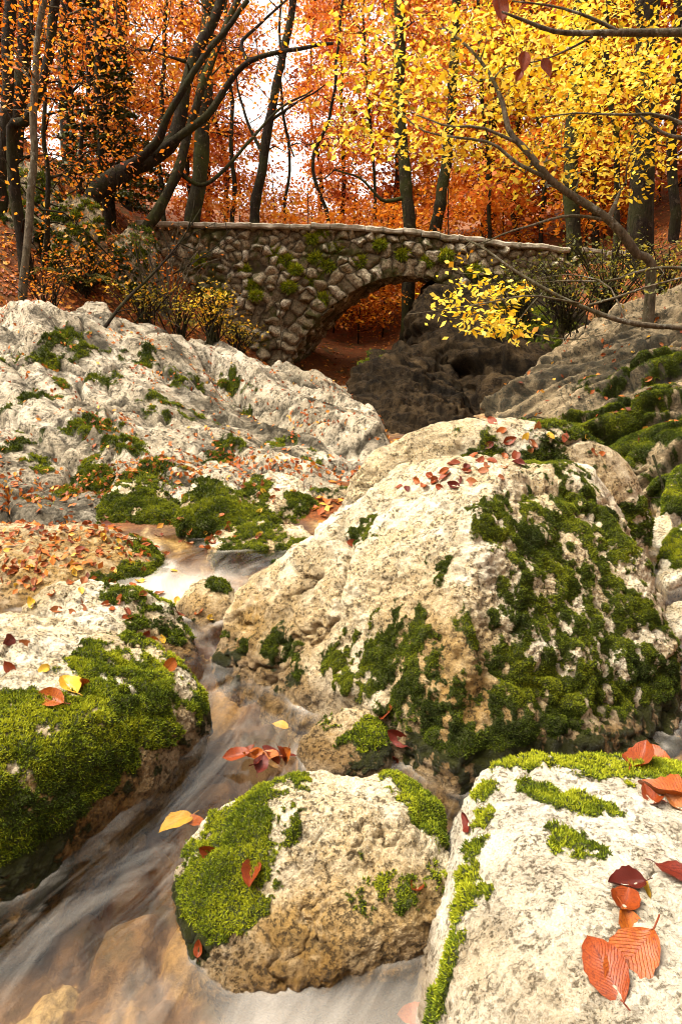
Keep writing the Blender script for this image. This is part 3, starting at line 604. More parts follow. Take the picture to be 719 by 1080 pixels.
h = h + 0.07 * ((hh % 13) / 12 - 0.5) * sstep(0, 0.10, f2 - f1) - 0.07 * crk
f1, f2, hh = worley(np.stack((al * 2.1, ac * 4.5, Z * 2), 1) + 0.5 * np.stack((wp, wp, wp), 1) * 3, 9)
crk2 = (1 - sstep(0, 0.09, f2 - f1)) * sstep(-.05, .2, fbm(P * 1.7, 2)); h = h + 0.035 * ((hh % 11) / 10 - 0.5) * sstep(0, 0.12, f2 - f1) - 0.025 * crk2
f1, f2, hh = worley(np.stack((al * 4.5, ac * 8, Z * 4), 1) + 0.9 * np.stack((wp, wp, wp), 1) * 3, 31)
h = h + 0.024 * ((hh % 11) / 10 - 0.5) * sstep(0, 0.15, f2 - f1)
h = h + 0.012 * (0.3 - ridged(P * 5.5, 4, .6)) + 0.008 * fbm(P * 22, 3)
seam = np.clip(0.9 * crk + .6 * crk2 + 1.0 * c1 + 0.9 * c2 + .6 * c3 + 3.2 * (fbm(np.stack((al * .8, ac * 2.0, Z), 1) + 2, 5, .68) - .05), 0, 1)
def ridge(p, q, width, amp):
    p, q = np.asarray(p[:2]), np.asarray(q[:2]); d = q - p; L = np.linalg.norm(d); d = d / L
    rel = P[:, :2] - p; tt = np.clip(rel @ d, 0, L); ds = np.linalg.norm(rel - tt[:, None] * d, axis=1)
    return amp * np.exp(-(ds / width) ** 4)
h = h + ridge(at(238, 385, 10.0), at(405, 490, 7.0), 0.28, 0.20) - ridge(at(225, 400, 9.2), at(370, 505, 6.6), 0.15, 0.16) - ridge(at(270, 385, 10.6), at(412, 470, 7.8), 0.14, 0.16) + ridge(at(300, 385, 11.0), at(410, 455, 8.6), 0.3, 0.10)
edge = np.minimum.reduce([sstep(3.75, 4.2, Y.ravel() - np.clip((X.ravel() + 3.0) * 0.42, 0, 9)), 1 - sstep(11.9, 12.7, Y.ravel()), 1 - sstep(0.35, 0.95, X.ravel() - 0.0), sstep(-6.6, -6.0, X.ravel())])
top = 1 - sstep(0.0, 0.9, Y.ravel() - (9.35 + np.clip((X.ravel() + 2.2) * 1.6, 0, 9)))
edge = np.minimum(edge, top)
Z = Z + h * (0.25 + 0.75 * edge) - (1 - edge) * 0.6
V = np.stack((X.ravel(), Y.ravel(), Z), 1)
Q = grid_faces(len(ox), len(oy)); T = np.concatenate((Q[:, [0, 1, 2]], Q[:, [0, 2, 3]]))
OUTC = finish_rock('limestone_outcrop', V, T, np.array((-2.8, 8.0, 0.0)), M_OUT,
    [(225, 480, 26, 1.0), (240, 470, 18, .9), (140, 520, 40, .8), (80, 360, 30, .5), (55, 370, 18, .6), (110, 400, 20, .6), (40, 490, 18, .5), (150, 540, 30, .9), (300, 470, 16, .7), (100, 510, 30, .5), (170, 500, 30, .7), (60, 530, 30, .6), (20, 430, 30, .3), (215, 440, 30, .3), (130, 455, 40, .35), (30, 380, 30, .42), (150, 375, 26, .45), (200, 400, 24, .42), (260, 430, 24, .42), (90, 440, 34, .42), (170, 430, 30, .42), (20, 460, 30, .45), (290, 455, 24, .42), (60, 410, 26, .42), (120, 480, 30, .45), (240, 400, 18, .5), (330, 480, 20, .5)],
    M_MOSSD, 0.022, [(30, 540, 90, .9), (200, 430, 60, .35), (330, 440, 60, .3)], 0.0, 5, [Q], 0.0, 2.0, seam)
tag(OUTC, 'long white limestone bedrock slope on the left bank, ribbed diagonally towards the water', 'rock outcrop')

# ------------------------------------------------------------------ water
FL = np.array([(.3, 7.0), (-.2, 5.6), (-.55, 4.5), (-.85, 3.9), (-.85, 3.55), (-.45, 3.15), (-.31, 2.8), (-.42, 2.2), (-.62, 1.75), (-.85, 1.35), (-1.2, .6), (-1.6, -.6)])
FLs = np.concatenate([spline(np.c_[FL, np.zeros(len(FL))], 200)[:, :2]])
FLl = np.concatenate(([0], np.cumsum(np.linalg.norm(np.diff(FLs, axis=0), axis=1))))
wx = np.arange(-2.9, 2.6, 0.02); wy = np.arange(-1.0, 6.6, 0.02)
X, Y = np.meshgrid(wx, wy, indexing='ij'); xy = np.stack((X.ravel(), Y.ravel()), 1)
best = np.full(len(xy), 9e9); sA = np.zeros(len(xy)); tA = np.zeros(len(xy))
tg = np.gradient(FLs, axis=0); tg /= np.linalg.norm(tg, axis=1)[:, None]
for k in range(0, len(FLs)):
    d = xy - FLs[k]; dd = (d ** 2).sum(1); mk = dd < best
    best[mk] = dd[mk]; sA[mk] = FLl[k] + (d[mk] @ tg[k]); tA[mk] = (d[mk, 0] * tg[k][1] - d[mk, 1] * tg[k][0])
yv = Y.ravel()
Z = 0.035 * sstep(1.9, 2.7, yv) + 0.03 * sstep(2.7, 3.2, yv) + 0.07 * sstep(3.42, 3.72, yv + 0.15 * pnoise(np.c_[xy * 3, xy[:, 0] * 0]))
Z = Z + 0.010 * pnoise(np.c_[sA * 1.3, tA * 4, sA * 0]) + 0.002 * pnoise(np.c_[sA * 3, tA * 22, sA * 0 + 4])
WV = np.c_[xy, Z]
near = np.full(len(WV), 9.0)
for o, V, T in ROCKS['list']:
    lo, hi = V.min(0) - 0.2, V.max(0) + 0.2
    s = (WV[:, 0] > lo[0]) & (WV[:, 0] < hi[0]) & (WV[:, 1] > lo[1]) & (WV[:, 1] < hi[1])
    if s.sum() < 5 or o.name.startswith('limestone_outcrop'): continue
    ring = V[np.abs(V[:, 2] - 0.04) < 0.03]
    if len(ring) < 5: continue
    ring = ring[::max(1, len(ring) // 900)]
    idx = np.where(s)[0]
    for c in range(0, len(idx), 4000):
        ii = idx[c:c + 4000]
        dd = np.sqrt(((WV[ii, None, :2] - ring[None, :, :2]) ** 2).sum(-1)).min(1); near[ii] = np.minimum(near[ii], dd)
foam = (np.exp(-(near / 0.014) ** 2) * 0.35 + np.exp(-(near / 0.05) ** 2) * 0.10) * np.clip(.35 + 1.6 * pnoise(np.c_[xy * 5, xy[:, 0] * 0 + 3]), 0, 1)
fall = np.exp(-((yv - 3.62) / 0.22) ** 2) * np.exp(-((xy[:, 0] + .92) / 0.30) ** 2)
foam = np.clip(foam + 0.7 * fall + .26 * np.exp(-((yv - 1.17) / .13) ** 2) * sstep(-.42, -.2, xy[:, 0]) * (1 - sstep(.2, .4, xy[:, 0])), 0, 1)
m, t, out = mat('silky_stream_water'); n = N(t)
cv = n.n('ShaderNodeCombineXYZ'); n.l(n.math('MULTIPLY', n.attr('fs'), 1.3), cv.inputs[0]); n.l(n.math('MULTIPLY', n.attr('ft'), 3.4), cv.inputs[1])
st = n.noise(cv.outputs[0], 2.0, 6, 0.62, 0.6)
cv2 = n.n('ShaderNodeCombineXYZ'); n.l(n.math('MULTIPLY', n.attr('fs'), 1.0), cv2.inputs[0]); n.l(n.math('MULTIPLY', n.attr('ft'), 34.0), cv2.inputs[1])
st2 = n.noise(cv2.outputs[0], 2.0, 5, 0.6, 0.3)
veil = n.math('ADD', n.ramp(st, [(0.50, 0.0), (0.82, 0.17)]), n.math('MULTIPLY', n.ramp(st2, [(0.5, 0), (0.75, 1)]), 0.025))
veil = n.math('ADD', veil, n.math('MULTIPLY', n.attr('foam'), n.ramp(st, [(0.3, 0.55), (0.65, 1)])), True)
tr = n.n('ShaderNodeBsdfTransparent'); tr.inputs[0].default_value = (0.88, 0.80, 0.66, 1)
df = n.n('ShaderNodeBsdfDiffuse'); df.inputs[0].default_value = (0.66, 0.60, 0.52, 1)
m1 = n.n('ShaderNodeMixShader'); n.l(veil, m1.inputs[0]); n.l(tr.outputs[0], m1.inputs[1]); n.l(df.outputs[0], m1.inputs[2])
gl = n.n('ShaderNodeBsdfGlossy'); gl.inputs['Roughness'].default_value = 0.10; gl.inputs[0].default_value = (1, 1, 1, 1)
nb = n.bump(n.math('ADD', st, n.math('MULTIPLY', st2, 0.25)), 0.06, 0.03); n.l(nb, gl.inputs['Normal'])
fr = n.n('ShaderNodeFresnel'); fr.inputs[0].default_value = 1.33; n.l(nb, fr.inputs['Normal'])
m2 = n.n('ShaderNodeMixShader'); n.l(fr.outputs[0], m2.inputs[0]); n.l(m1.outputs[0], m2.inputs[1]); n.l(gl.outputs[0], m2.inputs[2])
n.l(m2.outputs[0], out.inputs[0]); M_WATER = m
WQ = grid_faces(len(wx), len(wy))
water = link('water', make_mesh('water', WV, [WQ], {'fs': sA, 'ft': tA, 'foam': foam}, True, (M_WATER,)))
water['kind'] = 'structure'

# ------------------------------------------------------------------ stone bridge
BY = 15.0
def bxz(px, py): p = at(px, py, BY); return p[0], p[2]
tp = np.array([bxz(*q) for q in [(120, 233), (170, 234), (230, 236), (300, 236), (370, 238), (430, 242), (480, 248), (560, 258), (640, 264), (760, 268)]])
def ztop(x): return np.interp(x, tp[:, 0], tp[:, 1])
axl, azl = bxz(298, 394); axc, azc = bxz(426, 291)
half = axc - axl; rise = azc - azl
def zarch(x):
    u = np.clip(np.abs(x - axc) / half, 0, 1); return azl + rise * np.maximum(0, 1 - u ** 2.0) ** 0.88
bx0, bx1 = bxz(150, 300)[0], bxz(740, 300)[0]
THK, SKEW = 1.8, 0.22
rs = np.random.RandomState(5)
seeds = []
z = -0.5
while z < 4.2:
    x = bx0 - 0.5 + rs.rand() * 0.3
    rowh = rs.uniform(0.12, 0.22)
    while x < bx1 + 0.5:
        wdt = rs.uniform(0.12, 0.34); seeds.append((x + wdt / 2, z + rowh / 2 + rs.normal() * 0.07)); x += wdt
    z += rowh
ux = np.linspace(-1, 1, 400); au = np.c_[axc + half * ux, zarch(axc + half * ux)]; aw = np.concatenate(([0], np.cumsum(np.linalg.norm(np.diff(au, axis=0), axis=1))))
at_ = np.gradient(au, axis=0); at_ /= np.linalg.norm(at_, axis=1)[:, None]; an_ = np.c_[-at_[:, 1], at_[:, 0]]
sw_ = np.linspace(.08, aw[-1] - .08, int(aw[-1] / .21)); ring = [tuple(np.array([np.interp(q, aw, (au + .16 * an_)[:, i]) for i in (0, 1)])) for q in sw_]
seeds = [s for s in seeds if min((s[0] - r[0]) ** 2 + (s[1] - r[1]) ** 2 for r in ring) > 0.29 ** 2] + ring
seeds = np.array(seeds); srnd = rs.rand(len(seeds)); stilt = rs.normal(size=(len(seeds), 2)) * 0.10
def stones(u, v):
    """relief, joint and tone of rubble masonry on a face with coordinates u, v"""
    q = np.c_[u, v] + 0.06 * np.c_[pnoise(np.c_[u * 6, v * 6, u * 0]), pnoise(np.c_[u * 6, v * 6, u * 0 + 7])]
    f1 = np.full(len(q), 9.0); f2 = np.full(len(q), 9.0); ii = np.zeros(len(q), int)
    for k, s in enumerate(seeds):
        near = np.abs(q[:, 0] - s[0]) < 0.9
        d = np.full(len(q), 9.0); d[near] = np.hypot((q[near, 0] - s[0]) * 0.9, (q[near, 1] - s[1]) * 1.1)
        mk = d < f1; f2 = np.where(mk, f1, np.minimum(f2, d)); ii[mk] = k; f1 = np.where(mk, d, f1)
    e = f2 - f1; prof = sstep(0.0, 0.10, e) ** 0.8
    rel = q - seeds[ii]
    dome = np.sqrt(np.clip(1.05 - (f1 / 0.26) ** 2, 0.05, 1))
    hgt = prof * dome * (0.05 + 0.13 * srnd[ii]) + prof * (rel * stilt[ii] * 6).sum(1) * 0.6 + 0.03 * (0.3 - ridged(np.c_[u * 6, v * 6, u * 0], 4)) + 0.02 * fbm(np.c_[u * 16, v * 16, u * 0], 4)
    return hgt, e, srnd[ii]
m, t, out = mat('rubble_masonry'); n = N(t)
co = n.n('ShaderNodeTexCoord').outputs['Object']; a = n.noise(co, 6, 6, 0.65); b = n.noise(co, 30, 5, 0.7); g = n.noise(co, 1.1, 4, 0.6)
c = n.ramp(n.attr('tone'), [(0, (0.15, 0.11, 0.06)), (0.4, (0.30, 0.23, 0.135)), (0.75, (0.48, 0.40, 0.26)), (1, (0.62, 0.54, 0.40))])
c = n.mix(n.ramp(b, [(0.42, 0), (0.6, 0.75)]), c, (0.05, 0.036, 0.02))
c = n.mix(n.ramp(n.attr('joint'), [(0.005, 1), (0.035, 0)]), c, (0.045, 0.032, 0.017))
mo = n.math('ADD', n.ramp(g, [(0.42, 0), (0.62, 0.55)]), n.math('MULTIPLY', n.math('SUBTRACT', a, 0.5), 1.6))
c = n.mix(n.ramp(mo, [(0.27, 0), (0.48, 0.85)]), c, (0.06, 0.062, 0.012))
n.l(n.bsdf(c, 0.85, n.bump(n.math('ADD', a, b), 0.7, 0.03), 0.2), out.inputs[0]); M_MAS = m
bridge = empty('stone_bridge', (axc, BY + THK / 2, azl))
tag(bridge, 'old rubble stone footbridge with a single arch spanning the gorge', 'bridge')
BL = np.array(bridge.location)
def face_wall(yface, sgn, shift):
    xs = np.arange(bx0, bx1, 0.026); nv = 110
    zb = np.where(np.abs(xs - axc) < half, zarch(xs), np.minimum(azl, ground_z(xs + shift, xs * 0 + yface)) - 0.4)
    v = np.linspace(0, 1, nv)[None, :]; Zg = zb[:, None] + (ztop(xs) - 0.10 - zb)[:, None] * v; Xg = np.repeat(xs[:, None], nv, 1)
    hgt, e, tn = stones(Xg.ravel(), Zg.ravel())
    Vv = np.c_[Xg.ravel() + shift, yface + sgn * hgt, Zg.ravel()]
    F = grid_faces(len(xs), nv)
    if sgn > 0: F = F[:, ::-1]
    return link('spandrel_wall', make_mesh('spandrel_wall', Vv - BL, [F], {'tone': tn, 'joint': e}, True, (M_MAS,)), bridge), Vv, F
sw, SWV, SWF = face_wall(BY, -1, 0.0); face_wall(BY + THK, 1, SKEW * THK)
aa = np.linspace(0, aw[-1], 190); dv = np.linspace(0, 1, 60)
A, Dv = np.meshgrid(aa, dv, indexing='ij')
arc = A.ravel(); hgt, e, tn = stones(arc, Dv.ravel() * THK)
rr = (hgt * 0.5 - 0.03)[:, None]
bp = np.stack([np.interp(arc, aw, au[:, i]) for i in (0, 1)], 1) - rr * np.stack([np.interp(arc, aw, an_[:, i]) for i in (0, 1)], 1)
Vv = np.c_[bp[:, 0] + SKEW * THK * Dv.ravel(), BY + THK * Dv.ravel(), bp[:, 1]]
link('arch_barrel', make_mesh('arch_barrel', Vv - BL, [grid_faces(190, 60)], {'tone': tn, 'joint': e}, True, (M_MAS,)), bridge)
# coping course and deck
m, t, out = mat('weathered_coping'); n = N(t); co = n.n('ShaderNodeTexCoord').outputs['Object']; a = n.noise(co, 5, 6, 0.7)
c = n.mix(n.ramp(a, [(0.4, 0), (0.65, 1)]), (0.40, 0.35, 0.27), (0.14, 0.12, 0.07)); n.l(n.bsdf(c, 0.85, n.bump(a, 0.6, 0.04), 0.2), out.inputs[0]); M_COPE = m
def coping(y0, y1, shift, xe):
    mb = MB(); x = bx0
    while x < xe:
        wdt = rs.uniform(0.35, 0.8); k = max(4, int(wdt / 0.06)); xs = np.linspace(x + 0.008, x + wdt - 0.008, k)
        dz = rs.normal() * 0.012; dy = rs.normal() * 0.02
        prof = np.array([(y0 + .03, -.105), (y0, -.08), (y0 + .0, -.02), (y0 + .04, 0.0), (y1 - .04, 0.0), (y1, -.02), (y1, -.08), (y1 - .03, -.105)])
        Vg = np.array([[(xx + shift, q[0] + dy, ztop(xx) + q[1] + dz) for q in prof] for xx in xs]).reshape(-1, 3)
        Vg = Vg + 0.03 * np.c_[pnoise(Vg * 5), pnoise(Vg * 5 + 9), pnoise(Vg * 5 + 19)]
        Fg = []
        for i in range(k - 1):
            for j in range(8): Fg.append((i * 8 + j, i * 8 + (j + 1) % 8, (i + 1) * 8 + (j + 1) % 8, (i + 1) * 8 + j))
        mb.add(Vg, Fg)
        for base, s in ((0, 1), ((k - 1) * 8, -1)):
            mb.add(Vg[base:base + 8], [tuple(range(8))[::-s]] if s > 0 else [tuple(range(8))])
        x += wdt
    link('coping', mb.mesh('coping', M_COPE, False, BL), bridge)
coping(BY - 0.17, BY + 0.33, 0.0, bx1); coping(BY + THK - 0.33, BY + THK + 0.17, SKEW * THK, bx1)
xs = np.arange(bx0, bx1, 0.2); ys = np.linspace(0, 1, 8); Xg, Yg = np.meshgrid(xs, ys, indexing='ij')
Vv = np.c_[Xg.ravel() + SKEW * THK * Yg.ravel(), BY + 0.2 + (THK - 0.4) * Yg.ravel(), ztop(Xg.ravel()) - 0.35 + 0.03 * pnoise(np.c_[Xg.ravel() * 2, Yg.ravel() * 4, Xg.ravel() * 0])]
link('deck', make_mesh('deck', Vv - BL, [grid_faces(len(xs), 8)], {'stream': np.zeros(len(Vv))}, True, (M_GROUND,)), bridge)
# cushions of moss and small ferns rooted in the joints
def wall_moss():
    rs2 = np.random.RandomState(8); VV = []; FF = []; TT = []; off = 0
    px, py, dp = proj(SWV)
    spots = [(305, 302, 7), (329, 295, 7), (334, 272, 7), (345, 280, 9), (312, 284, 6), (270, 312, 6), (342, 315, 8), (258, 285, 5), (355, 262, 6), (235, 310, 6), (400, 258, 6), (330, 252, 6), (380, 275, 7), (290, 268, 8), (300, 275, 8), (340, 245, 5), (265, 300, 6), (425, 268, 6), (450, 275, 7), (210, 275, 6), (470, 270, 8), (500, 285, 9)]
    for sx, sy, sr in spots:
        c = SWV[np.argmin(np.hypot(px - sx, py - sy))]; R = sr * 15.5 / FOC; k = 420
        a = rs2.normal(size=(k, 3)); a /= np.linalg.norm(a, axis=1)[:, None]; a[:, 1] = -np.abs(a[:, 1])
        base = c + a * R * np.array((1, .5, .75)) * rs2.uniform(.6, 1.0, (k, 1))
        dirv = a + rs2.normal(size=(k, 3)) * .5; side = np.cross(dirv, rs2.normal(size=(k, 3))); side /= np.linalg.norm(side, axis=1)[:, None]
        L = 0.055; p1 = base + dirv * L
        VV.append(np.stack((base - side * .014, base + side * .014, p1), 1).reshape(-1, 3)); FF.append(np.arange(k * 3).reshape(-1, 3) + off); off += 3 * k
        TT.append(np.repeat(np.clip(rs2.normal(.6, .2, k) + .25 * a[:, 2], 0, 1), 3))
    ms = link('moss', make_mesh('moss', np.concatenate(VV) - BL, [np.concatenate(FF)], {'tone': np.concatenate(TT)}, False, (M_MOSS,)), bridge); ms['kind'] = 'stuff'
wall_moss()

# ------------------------------------------------------------------ trees
def leaves_into(mb, Pc, size, rs, tone, flat=0.9, droop=0.4):
    k = len(Pc)
    a = rs.uniform(0, 2 * np.pi, k); d = np.c_[np.cos(a), np.sin(a), rs.normal(-droop, 0.5, k)]; d /= np.linalg.norm(d, axis=1)[:, None]
    up = np.c_[rs.normal(0, flat, (k, 2)), np.ones(k)]; s = np.cross(d, up); s /= np.linalg.norm(s, axis=1)[:, None]; nn = np.cross(s, d)
    L = (size * rs.uniform(0.5, 1.35, k))[:, None]; W = L * rs.uniform(.2, .34, (k, 1))
    p0 = Pc; p2 = Pc + d * L; mid = Pc + d * L * 0.45 - nn * L * 0.05
    V = np.stack((p0, mid + s * W + nn * L * 0.07, p2, mid - s * W + nn * L * 0.07), 1).reshape(-1, 3)
    i = np.arange(k)[:, None] * 4; F = i + np.array([[0, 1, 2, 3]])
    mb.add(V, F, tone=np.repeat(np.clip(tone, 0, 1), 4))
def resample(P, step):
    L = np.concatenate(([0], np.cumsum(np.linalg.norm(np.diff(P, axis=0), axis=1)))); k = max(3, int(L[-1] / step)); s = np.linspace(0, L[-1], k)
    return np.stack([np.interp(s, L, P[:, i]) for i in range(3)], 1)
def tree(name, label, trunk, r0, r1, clouds, lmat, bark, limbs=(), leaf=0.07, per=30, spread=0.35, seed=0, group=None, cat='tree', twig=0.006, root=0.8, tone0=0.5, kinks=0.05, pts_world=False, upbias=0.25, base=None):
    """trunk/limbs: measured points; clouds: (cx,cy,cz, rx,ry,rz, number of twigs). Twigs grow from the nearest wood towards each point of the cloud."""
    rs = np.random.RandomState(seed)
    W = (lambda q: np.array(q, float)) if pts_world else (lambda q: at(*q))
    tp_ = np.array([W(q) for q in trunk]); loc = tp_[0].copy() if base is None else np.array(base)
    if not pts_world or root > .3: root = max(root, tp_[0][2] - gz1(tp_[0][0], tp_[0][1]) + .4)
    if root: tp_ = np.vstack((tp_[0] - np.array((0, 0, root)), tp_))
    L = np.linalg.norm(np.diff(tp_, axis=0), axis=1).sum(); k = max(10, int(L / 0.18)); TP = spline(tp_, k)
    TP = TP + kinks * np.c_[pnoise(TP * 1.3 + seed), pnoise(TP * 1.3 + seed + 30), np.zeros(k)]
    TR = np.linspace(r0, r1, k) * (1 + 0.16 * pnoise(TP * 3) + .08 * pnoise(TP * 9)); TR[:3] *= np.array((1.5, 1.3, 1.12))
    o = empty(name, loc)
    wood = MB(); tube(wood, TP, TR, 10 if r0 > .05 else 7)
    nodes = [TP[2:]]; nrad = [TR[2:]]; par = [np.full(k - 2, -1)]
    limb_m = []
    for pl, ra, rb in limbs:
        q = np.array([W(v) for v in pl]); kk = max(8, int(np.linalg.norm(np.diff(q, axis=0), axis=1).sum() / 0.14)); Q = spline(q, kk)
        d = np.linalg.norm(TP - Q[0], axis=1)
        Q = Q + kinks * 0.8 * np.c_[pnoise(Q * 2.3 + seed), pnoise(Q * 2.3 + seed + 30), pnoise(Q * 2.3 + 60)] * np.linspace(0, 1, kk)[:, None]
        R = np.linspace(ra, rb, kk); lb = MB(); tube(lb, Q, R, 8)
        limb_m.append(lb); nodes.append(Q[1:]); nrad.append(R[1:]); par.append(np.full(kk - 1, -1))
    NP = np.concatenate(nodes); NR = np.concatenate(nrad); NB = np.concatenate(par)
    att = []
    for c in clouds:
        kk = int(c[6]); a = rs.normal(size=(kk, 3)); a /= np.linalg.norm(a, axis=1)[:, None]; a *= rs.rand(kk, 1) ** (1 / 2.4)
        att.append(np.array(c[:3]) + a * np.array(c[3:6]))
    br = []
    crown = MB()
    if att:
        att = np.concatenate(att); dmin = np.array([np.linalg.norm(NP - a, axis=1).min() for a in att]); att = att[np.argsort(dmin)]
        for a in att:
            dv = a - NP; d = np.linalg.norm(dv, axis=1); cost = d + upbias * np.maximum(0, -dv[:, 2]) * 2
            j = int(np.argmin(cost)); s = NP[j]; Lb = d[j]
            if Lb < 0.05: continue
            kk = max(4, int(Lb / 0.22)); tt = np.linspace(0, 1, kk)[:, None]
            cdir = (a - s) / Lb; ctl = s + (a - s) * 0.5 + np.array((0, 0, 0.16 * Lb)) + rs.normal(size=3) * Lb * 0.12
            B = (1 - tt) ** 2 * s + 2 * tt * (1 - tt) * ctl + tt ** 2 * a
            B[1:-1] += rs.normal(size=(kk - 2, 3)) * min(0.03, Lb * 0.03)
            b = len(br); br.append([B, NR[j], NB[j], 1])
            NP = np.vstack((NP, B[1:])); NR = np.concatenate((NR, np.full(kk - 1, NR[j] * 0.55))); NB = np.concatenate((NB, np.full(kk - 1, b)))
            q = NB[j]
            while q >= 0: br[q][3] += 1; q = br[q][2]
        for B, rp, pb, cnt in br:
            ra = min(rp * 0.75, twig * cnt ** 0.5 * 1.25); tube(wood, B, np.linspace(ra, min(ra, twig * 0.55), len(B)), 5 if ra > .012 else 4)
        if per:
            k = len(br); tips = np.array([b[0][-1] for b in br]); mids = np.array([b[0][len(b[0]) * 2 // 3] for b in br])
            ci = rs.randint(0, k, k * per); f = rs.rand(len(ci), 1)
            c = tips[ci] * f + mids[ci] * (1 - f) + rs.normal(size=(len(ci), 3)) * np.array((spread, spread, spread * 0.38))
            tc = rs.normal(tone0, 0.22, k); leaves_into(crown, c, leaf, rs, tc[ci] + rs.normal(0, 0.20, len(ci)))
    tk = link('trunk', wood.mesh('trunk', bark, True, loc), o)
    for lb in limb_m: link('limb', lb.mesh('limb', bark, True, loc), tk)
    if crown.n: link('crown', crown.mesh('crown', lmat, False, loc), o)
    tag(o, label, cat, group); return o
def cl(px, py, Y, rx, ry, rz, k):
    p = at(px, py, Y); return (p[0], p[1], p[2], rx, ry, rz, k)

# named trees on the left slope
tree('beech_sapling', 'thin pale-stemmed sapling standing on the leafy slope at far left', [(24, 312, 9.6), (30, 240, 9.7), (35, 170, 9.8), (37, 90, 9.9), (46, 0, 10), (55, -80, 10.2)], 0.06, 0.035,
     [cl(60, -30, 10, 1.2, 1, .9, 26), cl(20, 90, 10, .8, .8, .6, 10)], M_LORG, M_BARKP, seed=1, per=26)
tree('beech_tree', 'dark multi-stemmed beech leaning towards the bridge, with a long sweeping limb',
     [(92, 220, 12.0), (125, 185, 12.2), (165, 165, 12.5), (185, 140, 12.6), (200, 80, 12.8), (225, 20, 13), (250, -50, 13.2)], 0.17, 0.07,
     [cl(230, 60, 13, 1.6, 1.2, 1.2, 24), cl(150, 20, 12.8, 1.4, 1.2, 1, 24), cl(290, 80, 13, .9, .8, .6, 8), cl(200, -60, 13, 2, 1.5, 1, 40)], M_LORG, M_BARK,
     limbs=[([(150, 172, 12.4), (195, 140, 12.4), (222, 118, 12.4), (240, 90, 12.4), (262, 66, 12.3), (300, 53, 12.2), (352, 46, 12.0)], 0.075, 0.025),
            ([(262, 66, 12.3), (254, 45, 12.4), (275, 25, 12.5), (305, 0, 12.5)], 0.035, 0.015), ([(130, 183, 12.2), (165, 150, 12), (178, 120, 11.9), (215, 60, 11.9), (262, 0, 12)], 0.08, 0.035)], seed=2, per=26, spread=.4)
tree('beech_tree', 'mossy dark trunk rising straight from the left end of the bridge parapet', [(204, 236, 16), (210, 190, 16), (214, 120, 16.1), (219, 40, 16.2), (222, -60, 16.4)], 0.19, 0.13,
     [cl(210, 20, 16.3, 2.2, 1.4, 1.6, 40), cl(180, 120, 16.2, 1.5, 1, .8, 14)], M_LRED, M_BARKM, seed=3, per=24)
tree('beech_tree', 'slanting dark stem growing from the bank beside the parapet end', [(152, 250, 13.4), (168, 222, 13.5), (190, 170, 13.7), (205, 120, 13.9), (228, 50, 14.2), (262, -20, 14.5)], 0.12, 0.05,
     [cl(240, 0, 14.4, 1.6, 1.2, 1.0, 20), cl(170, 70, 14, 1.2, 1, .8, 14)], M_LORG, M_BARKM,
     limbs=[([(186, 180, 13.7), (215, 195, 13.8), (250, 165, 14), (290, 120, 14.3), (330, 95, 14.5)], 0.045, 0.014)], seed=4, per=22)
tree('beech_tree', 'slender black trunk against the bright sky gap behind the bridge', [(268, 238, 17.5), (276, 180, 17.5), (284, 130, 17.6), (296, 70, 17.7), (305, 30, 17.8), (316, -60, 18)], 0.13, 0.07,
     [cl(300, 0, 18, 1.8, 1.4, 1.2, 22), cl(330, 150, 18, 1.4, 1, .7, 10)], M_LRED, M_BARK,
     limbs=[([(284, 128, 17.6), (310, 110, 17.4), (345, 88, 17.3)], 0.04, 0.012), ([(278, 165, 17.5), (258, 120, 17.8), (245, 60, 18)], 0.045, 0.015)], seed=5, per=22)
for k, (tr_, r, lab) in enumerate([
    ([(2, 215, 11.5), (6, 120, 11.6), (12, 0, 11.8), (14, -60, 11.9)], 0.11, 'black trunk at the extreme left edge of the slope'),
    ([(16, 170, 12.6), (22, 100, 12.6), (26, 30, 12.7), (28, -60, 12.8)], 0.15, 'thick dark trunk second from the left edge, rising above mossy rocks'),
    ([(72, 150, 15), (69, 80, 15), (70, 0, 15), (70, -60, 15)], 0.16, 'stout brown trunk behind the leaning multi-stemmed beech'),
    ([(12, 150, 10.5), (28, 125, 10.4), (48, 75, 10.5), (60, 0, 10.6), (66, -60, 10.7)], 0.08, 'curving dark stem crossing the pale sapling'),
    ([(130, 180, 18), (128, 100, 18), (128, 0, 18), (130, -60, 18)], 0.15, 'upright dark trunk in the red wood left of the bridge'),
    ([(108, 190, 14), (104, 110, 14), (102, 0, 14.1), (102, -50, 14.1)], 0.07, 'thin upright stem just left of the leaning beech')]):
    p = at(*tr_[2])
    tree('beech_tree', lab, tr_, r, r * 0.65, [(p[0], p[1], p[2] - .3, 1.7, 1.3, 1.4, 34), (p[0] + .2, p[1], p[2] - 2.2, 1.3, 1.1, .8, 14)], M_LORG if k % 2 else M_LRED, M_BARK, seed=20 + k, per=26)
